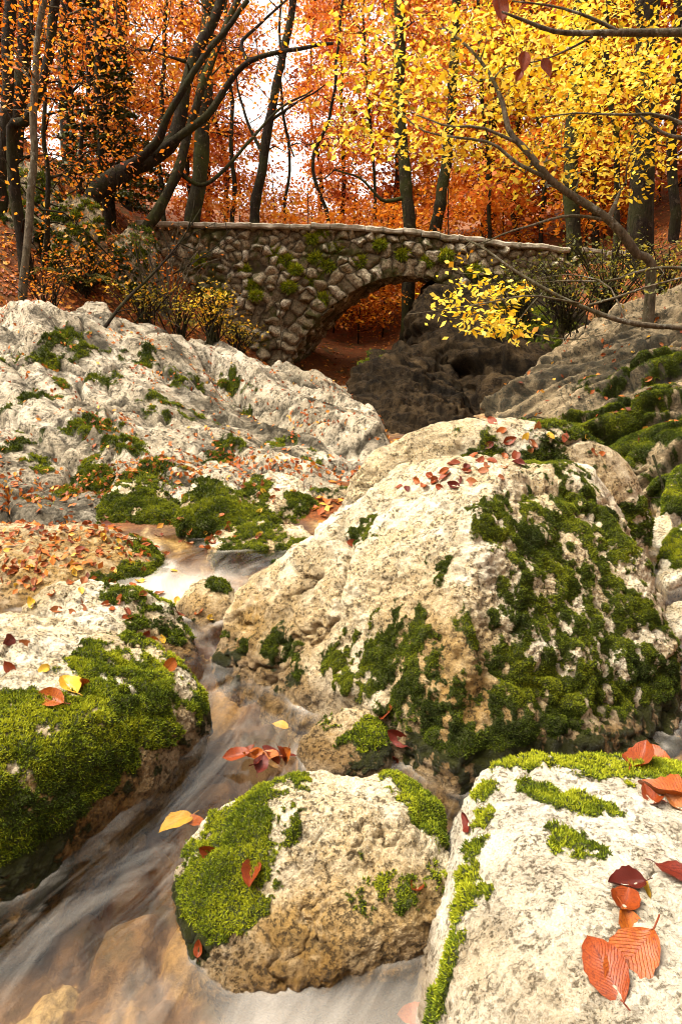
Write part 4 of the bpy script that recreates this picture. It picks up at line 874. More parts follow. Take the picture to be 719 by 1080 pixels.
for k, (q, r_, lab) in enumerate([
    ([(84, 200, 13.2), (90, 120, 13.2), (98, 40, 13.3), (112, -40, 13.4)], .05, 'thin black pole between the stout brown trunk and the leaning beech'),
    ([(172, 230, 17), (170, 140, 17), (174, 40, 17), (176, -50, 17)], .07, 'thin dark pole seen through the fork of the leaning beech'),
    ([(245, 232, 19), (247, 150, 19), (240, 60, 19), (238, -40, 19)], .07, 'thin dark pole left of the slender black trunk'),
    ([(345, 238, 20), (330, 180, 20), (348, 120, 20), (358, 40, 20), (365, -40, 20)], .06, 'crooked thin pole right of the sky gap'),
    ([(46, 260, 11), (52, 180, 11), (44, 90, 11), (34, 0, 11.2)], .045, 'thin dark stem right of the pale sapling'),
    ([(300, 240, 22), (306, 160, 22), (296, 80, 22), (300, -40, 22)], .06, 'far thin pole inside the bright sky gap'),
    ([(545, 262, 20), (540, 180, 20), (548, 80, 20), (552, -40, 20)], .09, 'dark pole behind the bridge right of the mossy pair'),
    ([(630, 280, 16.5), (628, 200, 16.5), (636, 90, 16.5), (640, -40, 16.5)], .10, 'dark trunk between the greenish and the broad dark trunk'),
    ([(712, 290, 14), (708, 180, 14), (712, 60, 14), (716, -40, 14)], .12, 'dark trunk at the extreme right edge')]):
    p = at(*q[2])
    tree('bare_tree', lab, q, r_, r_ * .5, [(p[0], p[1], p[2] - .6, 1.5, 1.0, 1.6, 26)], M_LORG if k < 6 else M_LYEL, M_BARK, seed=450 + k, per=5, leaf=.08, spread=.2, twig=.009, kinks=.09)
# right of centre
tree('beech_tree', 'mossy trunk behind the crown of the bridge, the left one of the pair', [(432, 248, 18), (428, 200, 18), (422, 130, 18), (420, 60, 18.1), (420, -60, 18.3)], 0.17, 0.12,
     [cl(420, 20, 18, 2.2, 1.5, 1.4, 40), cl(400, 110, 18, 1.6, 1.2, .8, 18)], M_LRED, M_BARKM, limbs=[([(428, 208, 18), (405, 212, 17.9), (392, 200, 17.9), (375, 185, 17.8), (350, 180, 17.7)], 0.05, 0.015)], seed=31, per=26)
tree('beech_tree', 'mossy trunk behind the bridge with a gentle lean, the right one of the pair', [(459, 250, 18.4), (465, 205, 18.4), (472, 160, 18.5), (477, 80, 18.6), (484, -60, 18.8)], 0.16, 0.10,
     [cl(490, 30, 18.6, 2.2, 1.5, 1.4, 36), cl(480, 130, 18.6, 1.6, 1.2, .8, 14)], M_LORG, M_BARKM, seed=32, per=26)
tree('beech_tree', 'broad dark trunk at the right side behind the golden leaves', [(672, 285, 13.5), (676, 200, 13.5), (680, 100, 13.6), (684, -60, 13.8)], 0.24, 0.18, [cl(690, 20, 13.6, 2.0, 1.3, 1.3, 40)], M_LYEL, M_BARK, seed=33, per=26, leaf=.08)
tree('beech_tree', 'greenish trunk between the golden sapling and the broad dark trunk', [(606, 270, 15), (602, 200, 15), (606, 100, 15.1), (612, -60, 15.3)], 0.17, 0.12, [cl(600, 40, 15, 2.0, 1.3, 1.3, 44), cl(610, 150, 15, 1.5, 1.2, .9, 24)], M_LYEL, M_BARKM, seed=34, per=26, leaf=.085)
# the golden sapling bending in from the right bank
tree('golden_sapling', 'pale bent sapling arching in from the right bank under golden leaves',
     [(688, 290, 8.2), (672, 268, 8.1), (645, 236, 8.0), (600, 205, 7.9), (578, 188, 7.8), (555, 160, 7.8), (535, 138, 7.8), (528, 105, 7.9), (515, 75, 8.0), (495, 50, 8.1), (470, 30, 8.2)], 0.06, 0.010,
     [cl(420, 110, 8.3, .95, .8, .55, 60), cl(530, 60, 8.2, 1.0, .8, .5, 64), cl(600, 110, 8.4, 1.1, .8, .6, 70), cl(470, 160, 8.2, .6, .6, .3, 28), cl(660, 60, 8.5, .9, .8, .6, 50), cl(560, 180, 8.2, .8, .6, .3, 26), cl(400, 40, 8.6, .7, .6, .4, 26), cl(650, 170, 8.4, .8, .6, .5, 34)], M_LYEL, M_BARKP,
     limbs=[([(577, 188, 7.8), (545, 172, 7.7), (520, 152, 7.7), (490, 145, 7.7), (450, 140, 7.8), (425, 118, 7.9)], 0.022, 0.006), ([(548, 152, 7.8), (505, 134, 7.7), (470, 133, 7.7), (440, 120, 7.8)], 0.018, 0.006),
            ([(640, 232, 8.0), (600, 228, 7.8), (550, 240, 7.6), (500, 258, 7.5)], 0.02, 0.006)], seed=41, per=13, leaf=0.078, spread=.18, twig=.005, tone0=.62, kinks=.03, root=.5)
for k, (px, Y, lab) in enumerate([(505, 18.2, 'thin golden tree rising behind the bridge, left of the sapling bend'), (560, 17.8, 'golden tree behind the middle of the arching sapling'), (640, 12.4, 'golden tree above the right end of the parapet'), (385, 23.5, 'yellow tree whose crown hangs over the crown of the bridge')]):
    p = at(px, 60, Y); b = at(px + 10, 262, Y + .4)
    gzz = gz1(b[0], b[1]); q0 = (b[0], b[1], gzz)
    q = [q0, ((b[0] * .6 + p[0] * .4) + .1, (b[1] + p[1]) / 2, (gzz + p[2]) / 2), tuple(p), (p[0] - .1, p[1], p[2] + 2)]
    tree('golden_tree', lab, q, 0.07, 0.03, [(p[0], p[1], p[2] + .2, .11 * Y, 1.4, .07 * Y, 60), (p[0] + .3, p[1], p[2] - .08 * Y, .08 * Y, 1.0, .05 * Y, 26), (p[0] - .3, p[1], p[2] + 1.3, .1 * Y, 1, .05 * Y, 26)], M_LYEL, M_BARK, seed=50 + k, per=23, leaf=.088, spread=.19, pts_world=True, tone0=.55, twig=.008)
# overhanging boughs of trees standing to the right, outside the picture
tree('overhanging_tree', 'bare dark bough reaching in at the upper right corner with four red leaves', [(1000, 260, 5.2), (960, 120, 5.1), (900, 60, 5.0), (800, 36, 4.9), (719, 34, 4.8), (650, 34, 4.7), (590, 34, 4.6), (555, 22, 4.55), (530, 12, 4.5)], 0.05, 0.005,
     [], M_LRED, M_BARKP, limbs=[([(650, 32, 4.7), (620, 18, 4.7), (585, 8, 4.7), (540, 2, 4.6)], 0.012, .004), ([(625, 38, 4.65), (600, 52, 4.7), (575, 62, 4.7), (550, 66, 4.7)], 0.008, .003), ([(719, 130, 5.0), (690, 120, 5.0), (650, 122, 5.0), (600, 120, 5.1), (560, 125, 5.2)], .012, .003), ([(719, 146, 5.0), (700, 140, 5.0), (672, 120, 5.05)], .015, .006)], seed=61, per=0, kinks=.02, root=1.5)
tree('overhanging_shrub', 'long bare bough slanting in from the right edge with yellow leaves at its tip', [(900, 400, 6.4), (800, 352, 6.3), (719, 346, 6.2), (660, 340, 6.2), (610, 322, 6.2), (575, 305, 6.2), (540, 284, 6.3), (510, 262, 6.4), (490, 252, 6.5)], 0.035, 0.007,
     [cl(500, 330, 6.4, .32, .3, .16, 16), cl(530, 345, 6.4, .28, .3, .14, 14), cl(480, 300, 6.6, .25, .3, .25, 12), cl(535, 310, 6.5, .25, .3, .14, 8)], M_LYEL, M_BARKP,
     limbs=[([(620, 322, 6.2), (655, 312, 6.1), (690, 300, 6.0), (740, 288, 5.9)], .012, .006), ([(610, 320, 6.2), (560, 312, 6.0), (520, 318, 6.1), (480, 325, 6.2), (430, 330, 6.3)], .009, .003), ([(660, 340, 6.2), (640, 300, 6.4), (600, 290, 6.6), (560, 295, 6.7)], .008, .003), ([(575, 305, 6.2), (545, 345, 6.1), (600, 358, 6.1), (640, 352, 6.1)], .006, .003)], seed=62, per=12, leaf=.07, spread=.11, twig=.003, kinks=.02, root=1.0, tone0=.7, cat='shrub')
tree('overhanging_shrub', 'thin grey bough crossing the right edge at parapet height', [(800, 300, 7.4), (719, 283, 7.2), (680, 285, 7.1), (640, 296, 7.0), (600, 296, 7.0), (560, 298, 7.0)], .022, .005, [cl(600, 300, 7, .5, .4, .15, 8), cl(680, 300, 7, .5, .4, .2, 8)], M_LGRN, M_BARKP, seed=63, per=8, leaf=.06, spread=.12, twig=.003, root=.6, cat='shrub')
# spruce sprays on the left
def spruce(px, py, Y, hgt, label, seed):
    rs = np.random.RandomState(seed); b = at(px, py, Y); b[2] = gz1(b[0], b[1]); o = empty('young_spruce', b); wd = MB(); fo = MB()
    tube(wd, [b - np.array((0, 0, .4)), b + np.array((.05, 0, hgt * .5)), b + np.array((0, 0, hgt))], np.linspace(.07, .01, 3), 7)
    z = 0.5
    while z < hgt - .1:
        for a in rs.uniform(0, 6.28, 5):
            L = (hgt - z) * .34 * rs.uniform(.7, 1.1) + .15; s = b + np.array((0, 0, z)); dd = np.array((math.cos(a), math.sin(a), 0))
            P_ = np.array([s + dd * L * f + np.array((0, 0, -.25 * L * f * f + .1 * L * f)) for f in np.linspace(0, 1, 6)]); tube(wd, P_, np.linspace(.012, .004, 6), 4)
            k = int(150 * L) + 20; f = rs.uniform(.15, 1, k); base = np.stack([np.interp(f, np.linspace(0, 1, 6), P_[:, i]) for i in range(3)], 1)
            sd_ = np.cross(dd, (0, 0, 1)); off = rs.uniform(-1, 1, k)[:, None] * sd_ * (.26 * L * (1.1 - f))[:, None]
            leaves_into(fo, base + off + rs.normal(0, .015, (k, 3)), .09, rs, rs.normal(.5, .25, k), .4, .3)
        z += rs.uniform(.16, .28)
    link('trunk', wd.mesh('trunk', M_BARK, True, b), o); link('foliage', fo.mesh('foliage', M_LNEEDLE, False, b), o); tag(o, label, 'tree')
spruce(112, 150, 14.5, 4.2, 'dark green young spruce among the stems left of the bridge', 71)

# red beeches in the wood behind the bridge: four grown shapes, copied
protos = []
for k in range(4):
    rs = np.random.RandomState(300 + k); hgt = 12.0
    q = [(0, 0, 0), (.15 * rs.normal(), .1, 3), (.3 * rs.normal(), 0, 6.5), (.4 * rs.normal(), .1, hgt)]
    cls = [(rs.normal() * .5, rs.normal() * .5, zz, 2.3 - .05 * zz, 2.0, .8, 22) for zz in np.arange(1.4, 11.5, 1.15)]
    protos.append(tree('beech_tree', 'proto', q, 0.13 + .02 * k, 0.04, cls, (M_LRED, M_LORG, M_LRED, M_LRED)[k], M_BARK, seed=310 + k, per=54, leaf=.165, spread=.30, pts_world=True, root=.8, tone0=(.5, .5, .62, .4)[k], twig=.007))
spots = [(-7.5, 17.5), (-9.5, 20), (-6.2, 21.5), (-4.8, 24.5), (-11.5, 24), (-8, 27), (-13, 30), (1.8, 26.5), (4.4, 21.5), (4.9, 25.0), (2.4, 28.5), (6.4, 20.0), (7.6, 23.5), (9.8, 21.5), (5.9, 28), (0.0, 31), (9.4, 28), (12, 26), (-1.2, 38), (4, 34), (8, 34), (-6.5, 36), (-10.5, 37), (12.5, 33), (16, 31), (-17, 27), (-4.6, 29), (5.6, 17.9), (8.6, 17.5)]
order = sorted(range(len(spots)), key=lambda i: spots[i][0] / spots[i][1])
ordn = ['first', 'second', 'third', 'fourth', 'fifth', 'sixth', 'seventh', 'eighth', 'ninth', 'tenth', 'eleventh', 'twelfth', 'thirteenth', 'fourteenth', 'fifteenth', 'sixteenth', 'seventeenth', 'eighteenth', 'nineteenth', 'twentieth', 'twenty-first', 'twenty-second', 'twenty-third', 'twenty-fourth', 'twenty-fifth', 'twenty-sixth', 'twenty-seventh', 'twenty-eighth', 'twenty-ninth', 'thirtieth', 'thirty-first', 'thirty-second']
used = set()
for rank, i in enumerate(order):
    x, y = spots[i]; kx = (i * 7 + 3) % 4
    r = protos[kx]
    if kx in used:
        src = r; r = src.copy(); C.objects.link(r)
        for ch in list(src.children):
            c = ch.copy(); C.objects.link(c); c.parent = r
    used.add(kx)
    sc_ = 0.85 + 0.3 * ((i * 37) % 10) / 10
    r.location = (x, y, gz1(x, y) - .05); r.rotation_euler = (0, 0, i * 2.4); r.scale = (sc_,) * 3
    r['label'] = ('orange' if kx == 1 else 'rust-red') + ' beech in the wood behind the bridge, ' + ordn[rank] + ' counting from the left'
    r['group'] = 'beeches in the wood behind the bridge'

# red understorey saplings behind the bridge
under = tree('beech_sapling', 'low', [(0, 0, 0), (.05, .05, 1.2), (.1, 0, 2.8)], .03, .01, [(0, 0, 1.0, 1.1, 1.0, .7, 30), (0, 0, 2.0, 1.0, .9, .6, 26)], M_LORG, M_BARK, seed=400, per=34, leaf=.11, spread=.3, pts_world=True, root=.4, twig=.004)
us = [(-2.6, 19.2), (-1.0, 20.5), (0.5, 21.2), (1.9, 19.6), (2.8, 18.8), (4.2, 19.4), (5.2, 21.5), (6.6, 18.4), (7.4, 21.5), (3.4, 23.5), (1.8, 26), (-2.2, 25), (-5.6, 19), (8.6, 20), (5.6, 16.6), (-0.9, 18.7), (-0.2, 19.3), (.45, 18.5), (1.1, 18.9), (0.3, 20.4), (-.7, 20.2), (1.2, 20.6)]
us.sort(key=lambda q: q[0] / q[1])
for k, (x, y) in enumerate(us):
    u_ = under
    if k:
        u_ = under.copy(); C.objects.link(u_)
        for ch in list(under.children):
            c = ch.copy(); C.objects.link(c); c.parent = u_
    u_.location = (x, y, gz1(x, y) - .03); u_.rotation_euler = (0, 0, k * 1.9); u_.scale = (.9 + .25 * ((k * 5) % 4) / 3,) * 3
    u_['label'] = 'low red-leaved sapling on the wood floor behind the bridge, ' + (ordn[k] if k < len(us) - 1 else 'last') + ' counting from the left'; u_['group'] = 'red saplings behind the bridge'

# ------------------------------------------------------------------ slope growth: mossy rocks, bushes, ferns, sticks
for lab, q, se in [
    ('moss-hung boulder on the wooded slope below the thick dark trunk', [(-30, 215, 11.6), (0, 175, 12.0), (30, 168, 12.2), (62, 190, 12.0), (70, 222, 11.6), (30, 240, 11.2)], 120),
    ('mossy rock on the wooded slope under the leaning beech', [(50, 235, 11.2), (70, 205, 11.6), (100, 205, 11.8), (112, 235, 11.4), (80, 258, 11.0)], 121),
    ('dark mossy rock low on the slope beside the bridge end', [(118, 255, 12.4), (140, 235, 12.8), (160, 240, 12.8), (165, 270, 12.2), (135, 285, 12)], 122),
    ('pale rock cropping out of the leaves at the top of the white slope', [(70, 340, 9.4), (90, 315, 9.7), (115, 318, 9.7), (122, 345, 9.3), (95, 360, 9.1)], 123)]:
    boulder('slope_rock', lab, q, res=6, p=12, lump=0.1, rough=0.04, seed=se, mossmat=M_MOSSD, tuft=0.04, under=0.5, material=M_GREY if se < 123 else M_OUT, cat='rock', base_moss=0.5 if se < 123 else 0.1)
def bush(name, label, px, py, Y, r, hgt, lmat, k, per, leaf, seed, tone=.5, bark=M_BARK, cat='bush'):
    p = at(px, py, Y); rs = np.random.RandomState(seed); o = empty(name, p); wd = MB(); fo = MB()
    for i in range(k):
        a = rs.uniform(0, 6.28); L = hgt * rs.uniform(.5, 1.1); e = p + np.array((math.cos(a) * r * rs.uniform(.2, 1), math.sin(a) * r * rs.uniform(.2, 1) * .7, L))
        P_ = spline([p + rs.normal(0, .06, 3) - np.array((0, 0, .15)), p * .5 + e * .5 + rs.normal(0, .08, 3) + np.array((0, 0, .08)), e], 7); tube(wd, P_, np.linspace(.010, .003, 7), 4)
        if per: leaves_into(fo, P_[rs.randint(2, 7, per)] + rs.normal(0, .07, (per, 3)), leaf, rs, rs.normal(tone, .2, per))
    link('stems', wd.mesh('stems', bark, True, p), o)
    if fo.n: link('foliage', fo.mesh('foliage', lmat, False, p), o)
    tag(o, label, cat); return o
bush('bush', 'small olive bush at the foot of the bridge abutment', 188, 350, 10.2, .6, .55, M_LGRN, 24, 12, .05, 132, .85)
bush('bush', 'tangled bare brush hanging in front of the left bridge end', 175, 320, 11.2, 1.0, 1.1, M_LORG, 34, 4, .05, 133, .5, M_BARKP)
bush('bush', 'russet scrub beside the pale sapling', 50, 325, 9.6, .7, .5, M_LORG, 24, 10, .05, 135, .5)
bush('bush', 'dark green shrub under the long bare bough on the right bank', 595, 335, 9.6, .8, .75, M_LGRN, 60, 16, .05, 137, .35)
bush('bush', 'wide olive shrub below the right end of the parapet', 640, 325, 10.2, 1.0, .9, M_LGRN, 70, 16, .055, 138, .45)
bush('bush', 'shrub with yellowing leaves where the right parapet leaves the picture', 695, 318, 9.4, .8, .7, M_LGRN, 50, 14, .05, 139, .7)
bush('bush', 'low dark shrub on the rock at the right foot of the bridge', 545, 330, 12.4, .9, .8, M_LGRN, 50, 14, .06, 140, .3)
bush('bush', 'yellow-green leafy bush at the top of the white slope below the bridge', 226, 352, 9.8, .5, .55, M_LYEL, 44, 14, .05, 131, .3)
bush('bush', 'low yellow-green bush on the leafy slope above the white rock', 150, 335, 10.0, .6, .4, M_LYEL, 32, 12, .045, 141, .12)
bush('bush', 'pale green bush under the left springing of the arch', 250, 372, 11.4, .5, .45, M_LYEL, 32, 12, .05, 142, .2)
bush('bush', 'orange-leaved seedling patch beneath the leaning beech', 90, 296, 10.8, .8, .45, M_LORG, 36, 14, .055, 143, .6)
def fern(label, px, py, Y, s, seed):
    p = at(px, py, Y); rs = np.random.RandomState(seed); o = empty('fern', p)
    for i in range(9):
        a = rs.uniform(0, 6.28); d = np.array((math.cos(a), math.sin(a), 0)); L = s * rs.uniform(.7, 1.1); mb = MB()
        f = np.linspace(0, 1, 14); mid = p + np.outer(f, d) * L + np.c_[f * 0, f * 0, (f * .9 - f * f * .95) * L]
        sd_ = np.cross(d, (0, 0, 1)); tube(mb, mid, .004, 4, tone=.5)
        for sg in (-1, 1):
            wv = (np.sin(np.pi * (0.12 + .88 * f)) * .26 * L)[:, None]
            tip = mid + sg * sd_ * wv + d * .05 * L - np.array((0, 0, .03)); b0 = mid - d * .018 * s; b1 = mid + d * .018 * s
            V_ = np.stack((b0, b1, tip), 1).reshape(-1, 3); mb.add(V_, np.arange(len(V_)).reshape(-1, 3), tone=np.clip(rs.normal(.55, .2), 0, 1))
        link('frond', mb.mesh('frond', M_LGRN, False, p), o)
    tag(o, label, 'fern')
fern('arching fern on the litter left of the olive scrub', 92, 300, 10.6, .6, 1)
fern('fern at the foot of the leaning beech', 140, 255, 11.8, .6, 2)
fern('fern rooted beside the pale sapling base', 62, 290, 10.6, .5, 3)
fern('small fern against the bridge abutment', 205, 342, 11.0, .45, 4)
def stick(label, pl, r, barkm, twigs, seed):
    rs = np.random.RandomState(seed); P_ = spline([at(*q) for q in pl], 24); mb = MB(); tube(mb, P_, np.linspace(r, r * .3, 24), 6)
    for i in range(twigs):
        j = rs.randint(4, 22); d = P_[min(j + 1, 23)] - P_[j]; d = d / np.linalg.norm(d) + rs.normal(0, .7, 3); e = P_[j] + d * rs.uniform(.15, .5)
        tube(mb, spline([P_[j], (P_[j] + e) / 2 + rs.normal(0, .03, 3), e], 5), np.linspace(r * .4, r * .12, 5), 4)
    o = link('fallen_branch', mb.mesh('fallen_branch', barkm, True, P_[0]), None, P_[0]); tag(o, label, 'branch')
stick('dead dark branch slanting across the slope to the white rock', [(106, 352, 9.0), (130, 320, 9.3), (165, 285, 9.8), (190, 255, 10.2), (212, 220, 10.6)], .025, M_BARK, 12, 1)
stick('bare twiggy branch hung on the bridge end', [(160, 300, 11.2), (190, 285, 11.3), (225, 262, 11.5), (245, 240, 11.6)], .016, M_BARK, 10, 2)
stick('thin pale stick lying down the slope by the brush', [(128, 300, 10.6), (150, 318, 10.3), (190, 345, 9.9)], .014, M_BARKP, 4, 3)
stick('dead twig leaning over the right outcrop', [(520, 470, 6.2), (560, 440, 6.3), (600, 455, 6.0), (640, 475, 5.7)], .008, M_BARK, 6, 4)
stick('dark stick lodged at the right edge above the cobbles', [(688, 480, 4.9), (702, 520, 4.7), (719, 545, 4.5)], .010, M_BARK, 3, 5)

# ------------------------------------------------------------------ fallen leaves
def leaf_mesh(seed, curl, fold, twist, width=0.30):
    rs = np.random.RandomState(seed); nt_, nu = 13, 7
    t_, u_ = np.meshgrid(np.linspace(0, 1, nt_), np.linspace(-1, 1, nu), indexing='ij')
    wd = width * np.sin(np.pi * np.clip(t_, 0, 1) ** 0.85) ** 0.75 * (1 + .04 * np.sin(t_ * 40)); wd = np.where(t_ > .98, 0.004, np.maximum(wd, .004))
    x = u_ * wd; z = fold * np.abs(u_) * wd + curl * (t_ - .45) ** 2 + 0.045 * np.sin(t_ * 9 + seed) * u_ * wd * 6 * .4
    y = t_ - 0.5; a = twist * (t_ - .5); xr = x * np.cos(a) - z * np.sin(a) * .5; zr = z + x * np.sin(a)
    V = np.c_[xr.ravel(), y.ravel(), zr.ravel()] + 0.010 * rs.normal(size=(nt_ * nu, 3)) * np.array((.4, .3, 1)); mb = MB()
    V[:, 2] -= np.percentile(V[:, 2], 8)
    mb.add(V, grid_faces(nt_, nu), lt=t_.ravel(), lu=u_.ravel())
    st_ = spline([V[nu // 2], V[nu // 2] + np.array((.02, -.10, .02)), V[nu // 2] + np.array((.05, -.2, .0))], 5); tube(mb, st_, .012, 4, lt=0.0, lu=0.0)
    return mb
shapes = [(1, .25, .5, .5), (2, -.2, .25, -.6), (3, .9, .7, .3), (4, .5, .9, -.4), (5, .15, .15, .9), (6, 1.3, .5, -.8)]
LM = {(k, c): leaf_mesh(*shapes[k]).mesh('fallen_leaf', LEAFM[c]) for k in range(6) for c in LEAFM}
bv = [(o, BVHTree.FromPolygons(V.tolist(), T.tolist())) for o, V, T in ROCKS['list']]
gs = (GV[:, 1] < 26) & (GV[:, 1] > -1)
bv.append((water, BVHTree.FromPolygons(WV.tolist(), WQ.tolist())))
NLEAF = 0
def put_leaf(loc, nrm, size, col, shape, yaw, label, group=None, tilt=None):
    global NLEAF
    o = bpy.data.objects.new('fallen_leaf', LM[(shape, col)]); C.objects.link(o)
    nv = Vector(nrm).normalized()
    if tilt is not None: nv = (nv + Vector(tilt)).normalized()
    q = nv.to_track_quat('Z', 'Y'); o.rotation_mode = 'QUATERNION'; o.rotation_quaternion = q @ Matrix.Rotation(yaw, 3, 'Z').to_quaternion()
    o.location = Vector(loc) + Vector(nrm) * size * 0.03; o.scale = (size,) * 3
    tag(o, label, 'leaf', group); NLEAF += 1; return o
def hit(px, py, only=None):
    best = None; d = ray(px, py)
    for o, b in bv:
        if only is not None and o is not only: continue
        h = b.ray_cast(Vector((0, 0, CAM_Z)), d)
        if h[0] is not None and (best is None or h[3] < best[3]): best = h
    return best
def drop(px, py, size_px, col, shape, yaw, label, group=None, tilt=None, lift=0.0, wide=1.0):
    h = hit(px, py)
    if h is None: return
    o = put_leaf(h[0] + Vector((0, 0, lift)), h[1] if h[1].dot(ray(px, py)) < 0 else -h[1], 0.88 * size_px * h[3] / FOC, col, shape, rad(yaw), label, group, tilt)
    return o
for a in [  # px, py, length px, colour, shape, heading, label
    (638, 1022, 66, 'red', 1, 70, 'broad wet rust leaf lying lowest of the cluster on the white boulder'),
    (664, 1012, 74, 'orange', 4, 160, 'long bright orange leaf on the right of the cluster on the white boulder'),
    (664, 985, 46, 'orange', 0, 150, 'small orange leaf overlapping the top of the long bright orange leaf'),
    (657, 955, 46, 'red', 2, 10, 'curled red leaf upright above the orange leaves on the white boulder'),
    (660, 933, 40, 'dark', 3, 80, 'dark maroon leaf at the top of the cluster on the white boulder'),
    (684, 941, 24, 'yellow', 1, 60, 'little amber leaf tucked beside the dark maroon leaf'),
    (712, 924, 44, 'dark', 1, 20, 'dark red leaf cut by the right edge of the photo'),
    (675, 803, 52, 'red', 2, 95, 'red leaf standing in the moss on the back edge of the white boulder'),
    (690, 800, 40, 'orange', 0, 60, 'folded orange leaf against the red leaf in the back-edge moss'),
    (700, 838, 56, 'orange', 3, 200, 'rolled orange leaf below the mossy back edge at right'),
    (688, 845, 34, 'red', 5, 170, 'small red leaf under the rolled orange leaf'),
    (712, 850, 30, 'brown', 3, 130, 'brown leaf curled at the right edge below the moss'),
    (222, 900, 26, 'red', 2, 60, 'crimson leaf in the left of the moss cushion'),
    (266, 922, 34, 'red', 3, 200, 'red-orange leaf in the right of the moss cushion'),
    (440, 937, 24, 'red', 5, 30, 'small red leaf caught in moss on the right of the tan boulder'),
    (494, 868, 26, 'dark', 2, 80, 'maroon leaf in the gap between tan and white boulders'),
    (408, 752, 26, 'red', 0, 150, 'red leaf leaning on top of the small wedged rock'),
    (420, 778, 28, 'dark', 2, 60, 'dark red leaf hanging beside the small wedged rock'),
    (417, 800, 18, 'red', 5, 0, 'lowest red leaf beside the small wedged rock'),
    (55, 737, 36, 'orange', 0, 80, 'orange leaf at the left of the trio on the wide mossy boulder'),
    (74, 725, 36, 'yellow', 3, 10, 'yellow-green leaf in the middle of the trio on the wide mossy boulder'),
    (89, 725, 26, 'red', 2, 20, 'red leaf at the right of the trio on the wide mossy boulder'),
    (178, 703, 24, 'orange', 1, 120, 'lone tan-orange leaf on the shoulder of the wide mossy boulder'),
    (8, 676, 22, 'dark', 0, 80, 'maroon leaf on the pale top at the left edge'),
    (28, 680, 18, 'brown', 4, 50, 'brown leaf near the maroon leaf on the pale top'),
    (10, 705, 18, 'red', 0, 20, 'red leaf below the maroon leaf at the left edge'),
    (46, 706, 16, 'yellow', 1, 95, 'small yellow leaf on the pale top above the trio'),
    (372, 572, 16, 'red', 1, 90, 'red leaf on the moss streak of the largest boulder shoulder'),
    (210, 1000, 16, 'red', 2, 10, 'red leaf stuck at the foot of the moss cushion'),
    (185, 858, 40, 'yellow', 1, 60, 'yellow leaf under the water beside the channel bend', None, None, -.045),
    (205, 855, 26, 'orange', 4, 20, 'orange leaf under the water right of the yellow one', None, None, -.045),
    (135, 652, 18, 'red', 0, 40, 'red leaf between the low rock and the wide mossy boulder'),
    (440, 1058, 40, 'orange', 4, 30, 'pale orange leaf under shallow water left of the white boulder', None, None, -.04),
    (295, 757, 22, 'yellow', 1, 80, 'golden leaf under the water in the narrows', None, None, -.04),
]: drop(*a)
rs = np.random.RandomState(77)
pile = ['dark', 'red', 'orange', 'red', 'dark', 'orange', 'red', 'brown', 'dark', 'orange', 'dark', 'red']
words = ['at the near edge', 'on the left flank', 'on the right flank', 'at the top', 'near the middle', 'at the far edge', 'half under its neighbours', 'by the small wedged rock', 'standing on edge', 'touching the water', 'facing the moss cushion', 'beside the stream']
for k, c in enumerate(pile):
    drop(272 + rs.normal(0, 14), 807 + rs.normal(0, 8), rs.uniform(18, 32), c, rs.randint(0, 6), rs.uniform(0, 360), {'dark': 'maroon', 'red': 'red', 'orange': 'orange', 'brown': 'brown'}[c] + ' wet leaf in the pile above the moss cushion, ' + words[k], 'leaf pile in the channel', rs.normal(0, .45, 3), rs.uniform(0.005, .04))
top = [(490, 492), (505, 488), (514, 492), (520, 486), (530, 482), (547, 490), (545, 480), (533, 493), (478, 490), (468, 495), (485, 505), (470, 503), (497, 511), (459, 508), (446, 512), (430, 517), (492, 498), (508, 498), (462, 513), (440, 508), (480, 512), (420, 514), (530, 505), (455, 500), (500, 480), (515, 470), (538, 465), (560, 470)]
for k, (a, b) in enumerate(top):
    c = ('dark', 'red', 'brown', 'red', 'orange')[k % 5]
    drop(a + rs.uniform(-2, 2), b + rs.uniform(-2, 2), rs.uniform(12, 19), c, rs.randint(0, 6), rs.uniform(0, 360), {'dark': 'maroon', 'red': 'red', 'brown': 'tan', 'orange': 'orange'}[c] + ' leaf in the scatter on the flat top of the largest boulder', 'leaves on top of the largest boulder')
def scatter(obj, n_, boxes, size, label, group):
    for _ in range(n_):
        bx = boxes[rs.randint(len(boxes))]; x, y = rs.normal(bx[0], bx[2]), rs.normal(bx[1], bx[3])
        h = hit(x, y)
        if h is None or h[1].z < 0.1: continue
        c = rs.choice(['red', 'orange', 'brown', 'orange', 'brown', 'yellow'])
        put_leaf(h[0], h[1], size * rs.uniform(.7, 1.2), c, rs.randint(0, 6), rs.uniform(0, 6.28), label, group, rs.normal(0, .25, 3))
scatter(None, 110, [(60, 585, 60, 18), (100, 570, 40, 10), (20, 600, 30, 16)], .055, 'small autumn leaf in the carpet on the rounded leafy boulder', 'leaves carpeting the rounded boulder')
scatter(None, 22, [(90, 632, 40, 10), (180, 660, 20, 16), (80, 640, 20, 8)], .06, 'small autumn leaf on the low rock behind the wide mossy boulder', 'leaves on the low rock')
scatter(None, 36, [(270, 560, 40, 14), (220, 565, 20, 10), (290, 520, 30, 8)], .06, 'small autumn leaf among the mossy rocks beyond the pool', 'leaves beyond the pool')
scatter(None, 34, [(640, 400, 50, 30), (690, 360, 30, 20), (600, 470, 60, 12)], .07, 'small autumn leaf strewn on the layered right outcrop', 'leaves on the right outcrop')
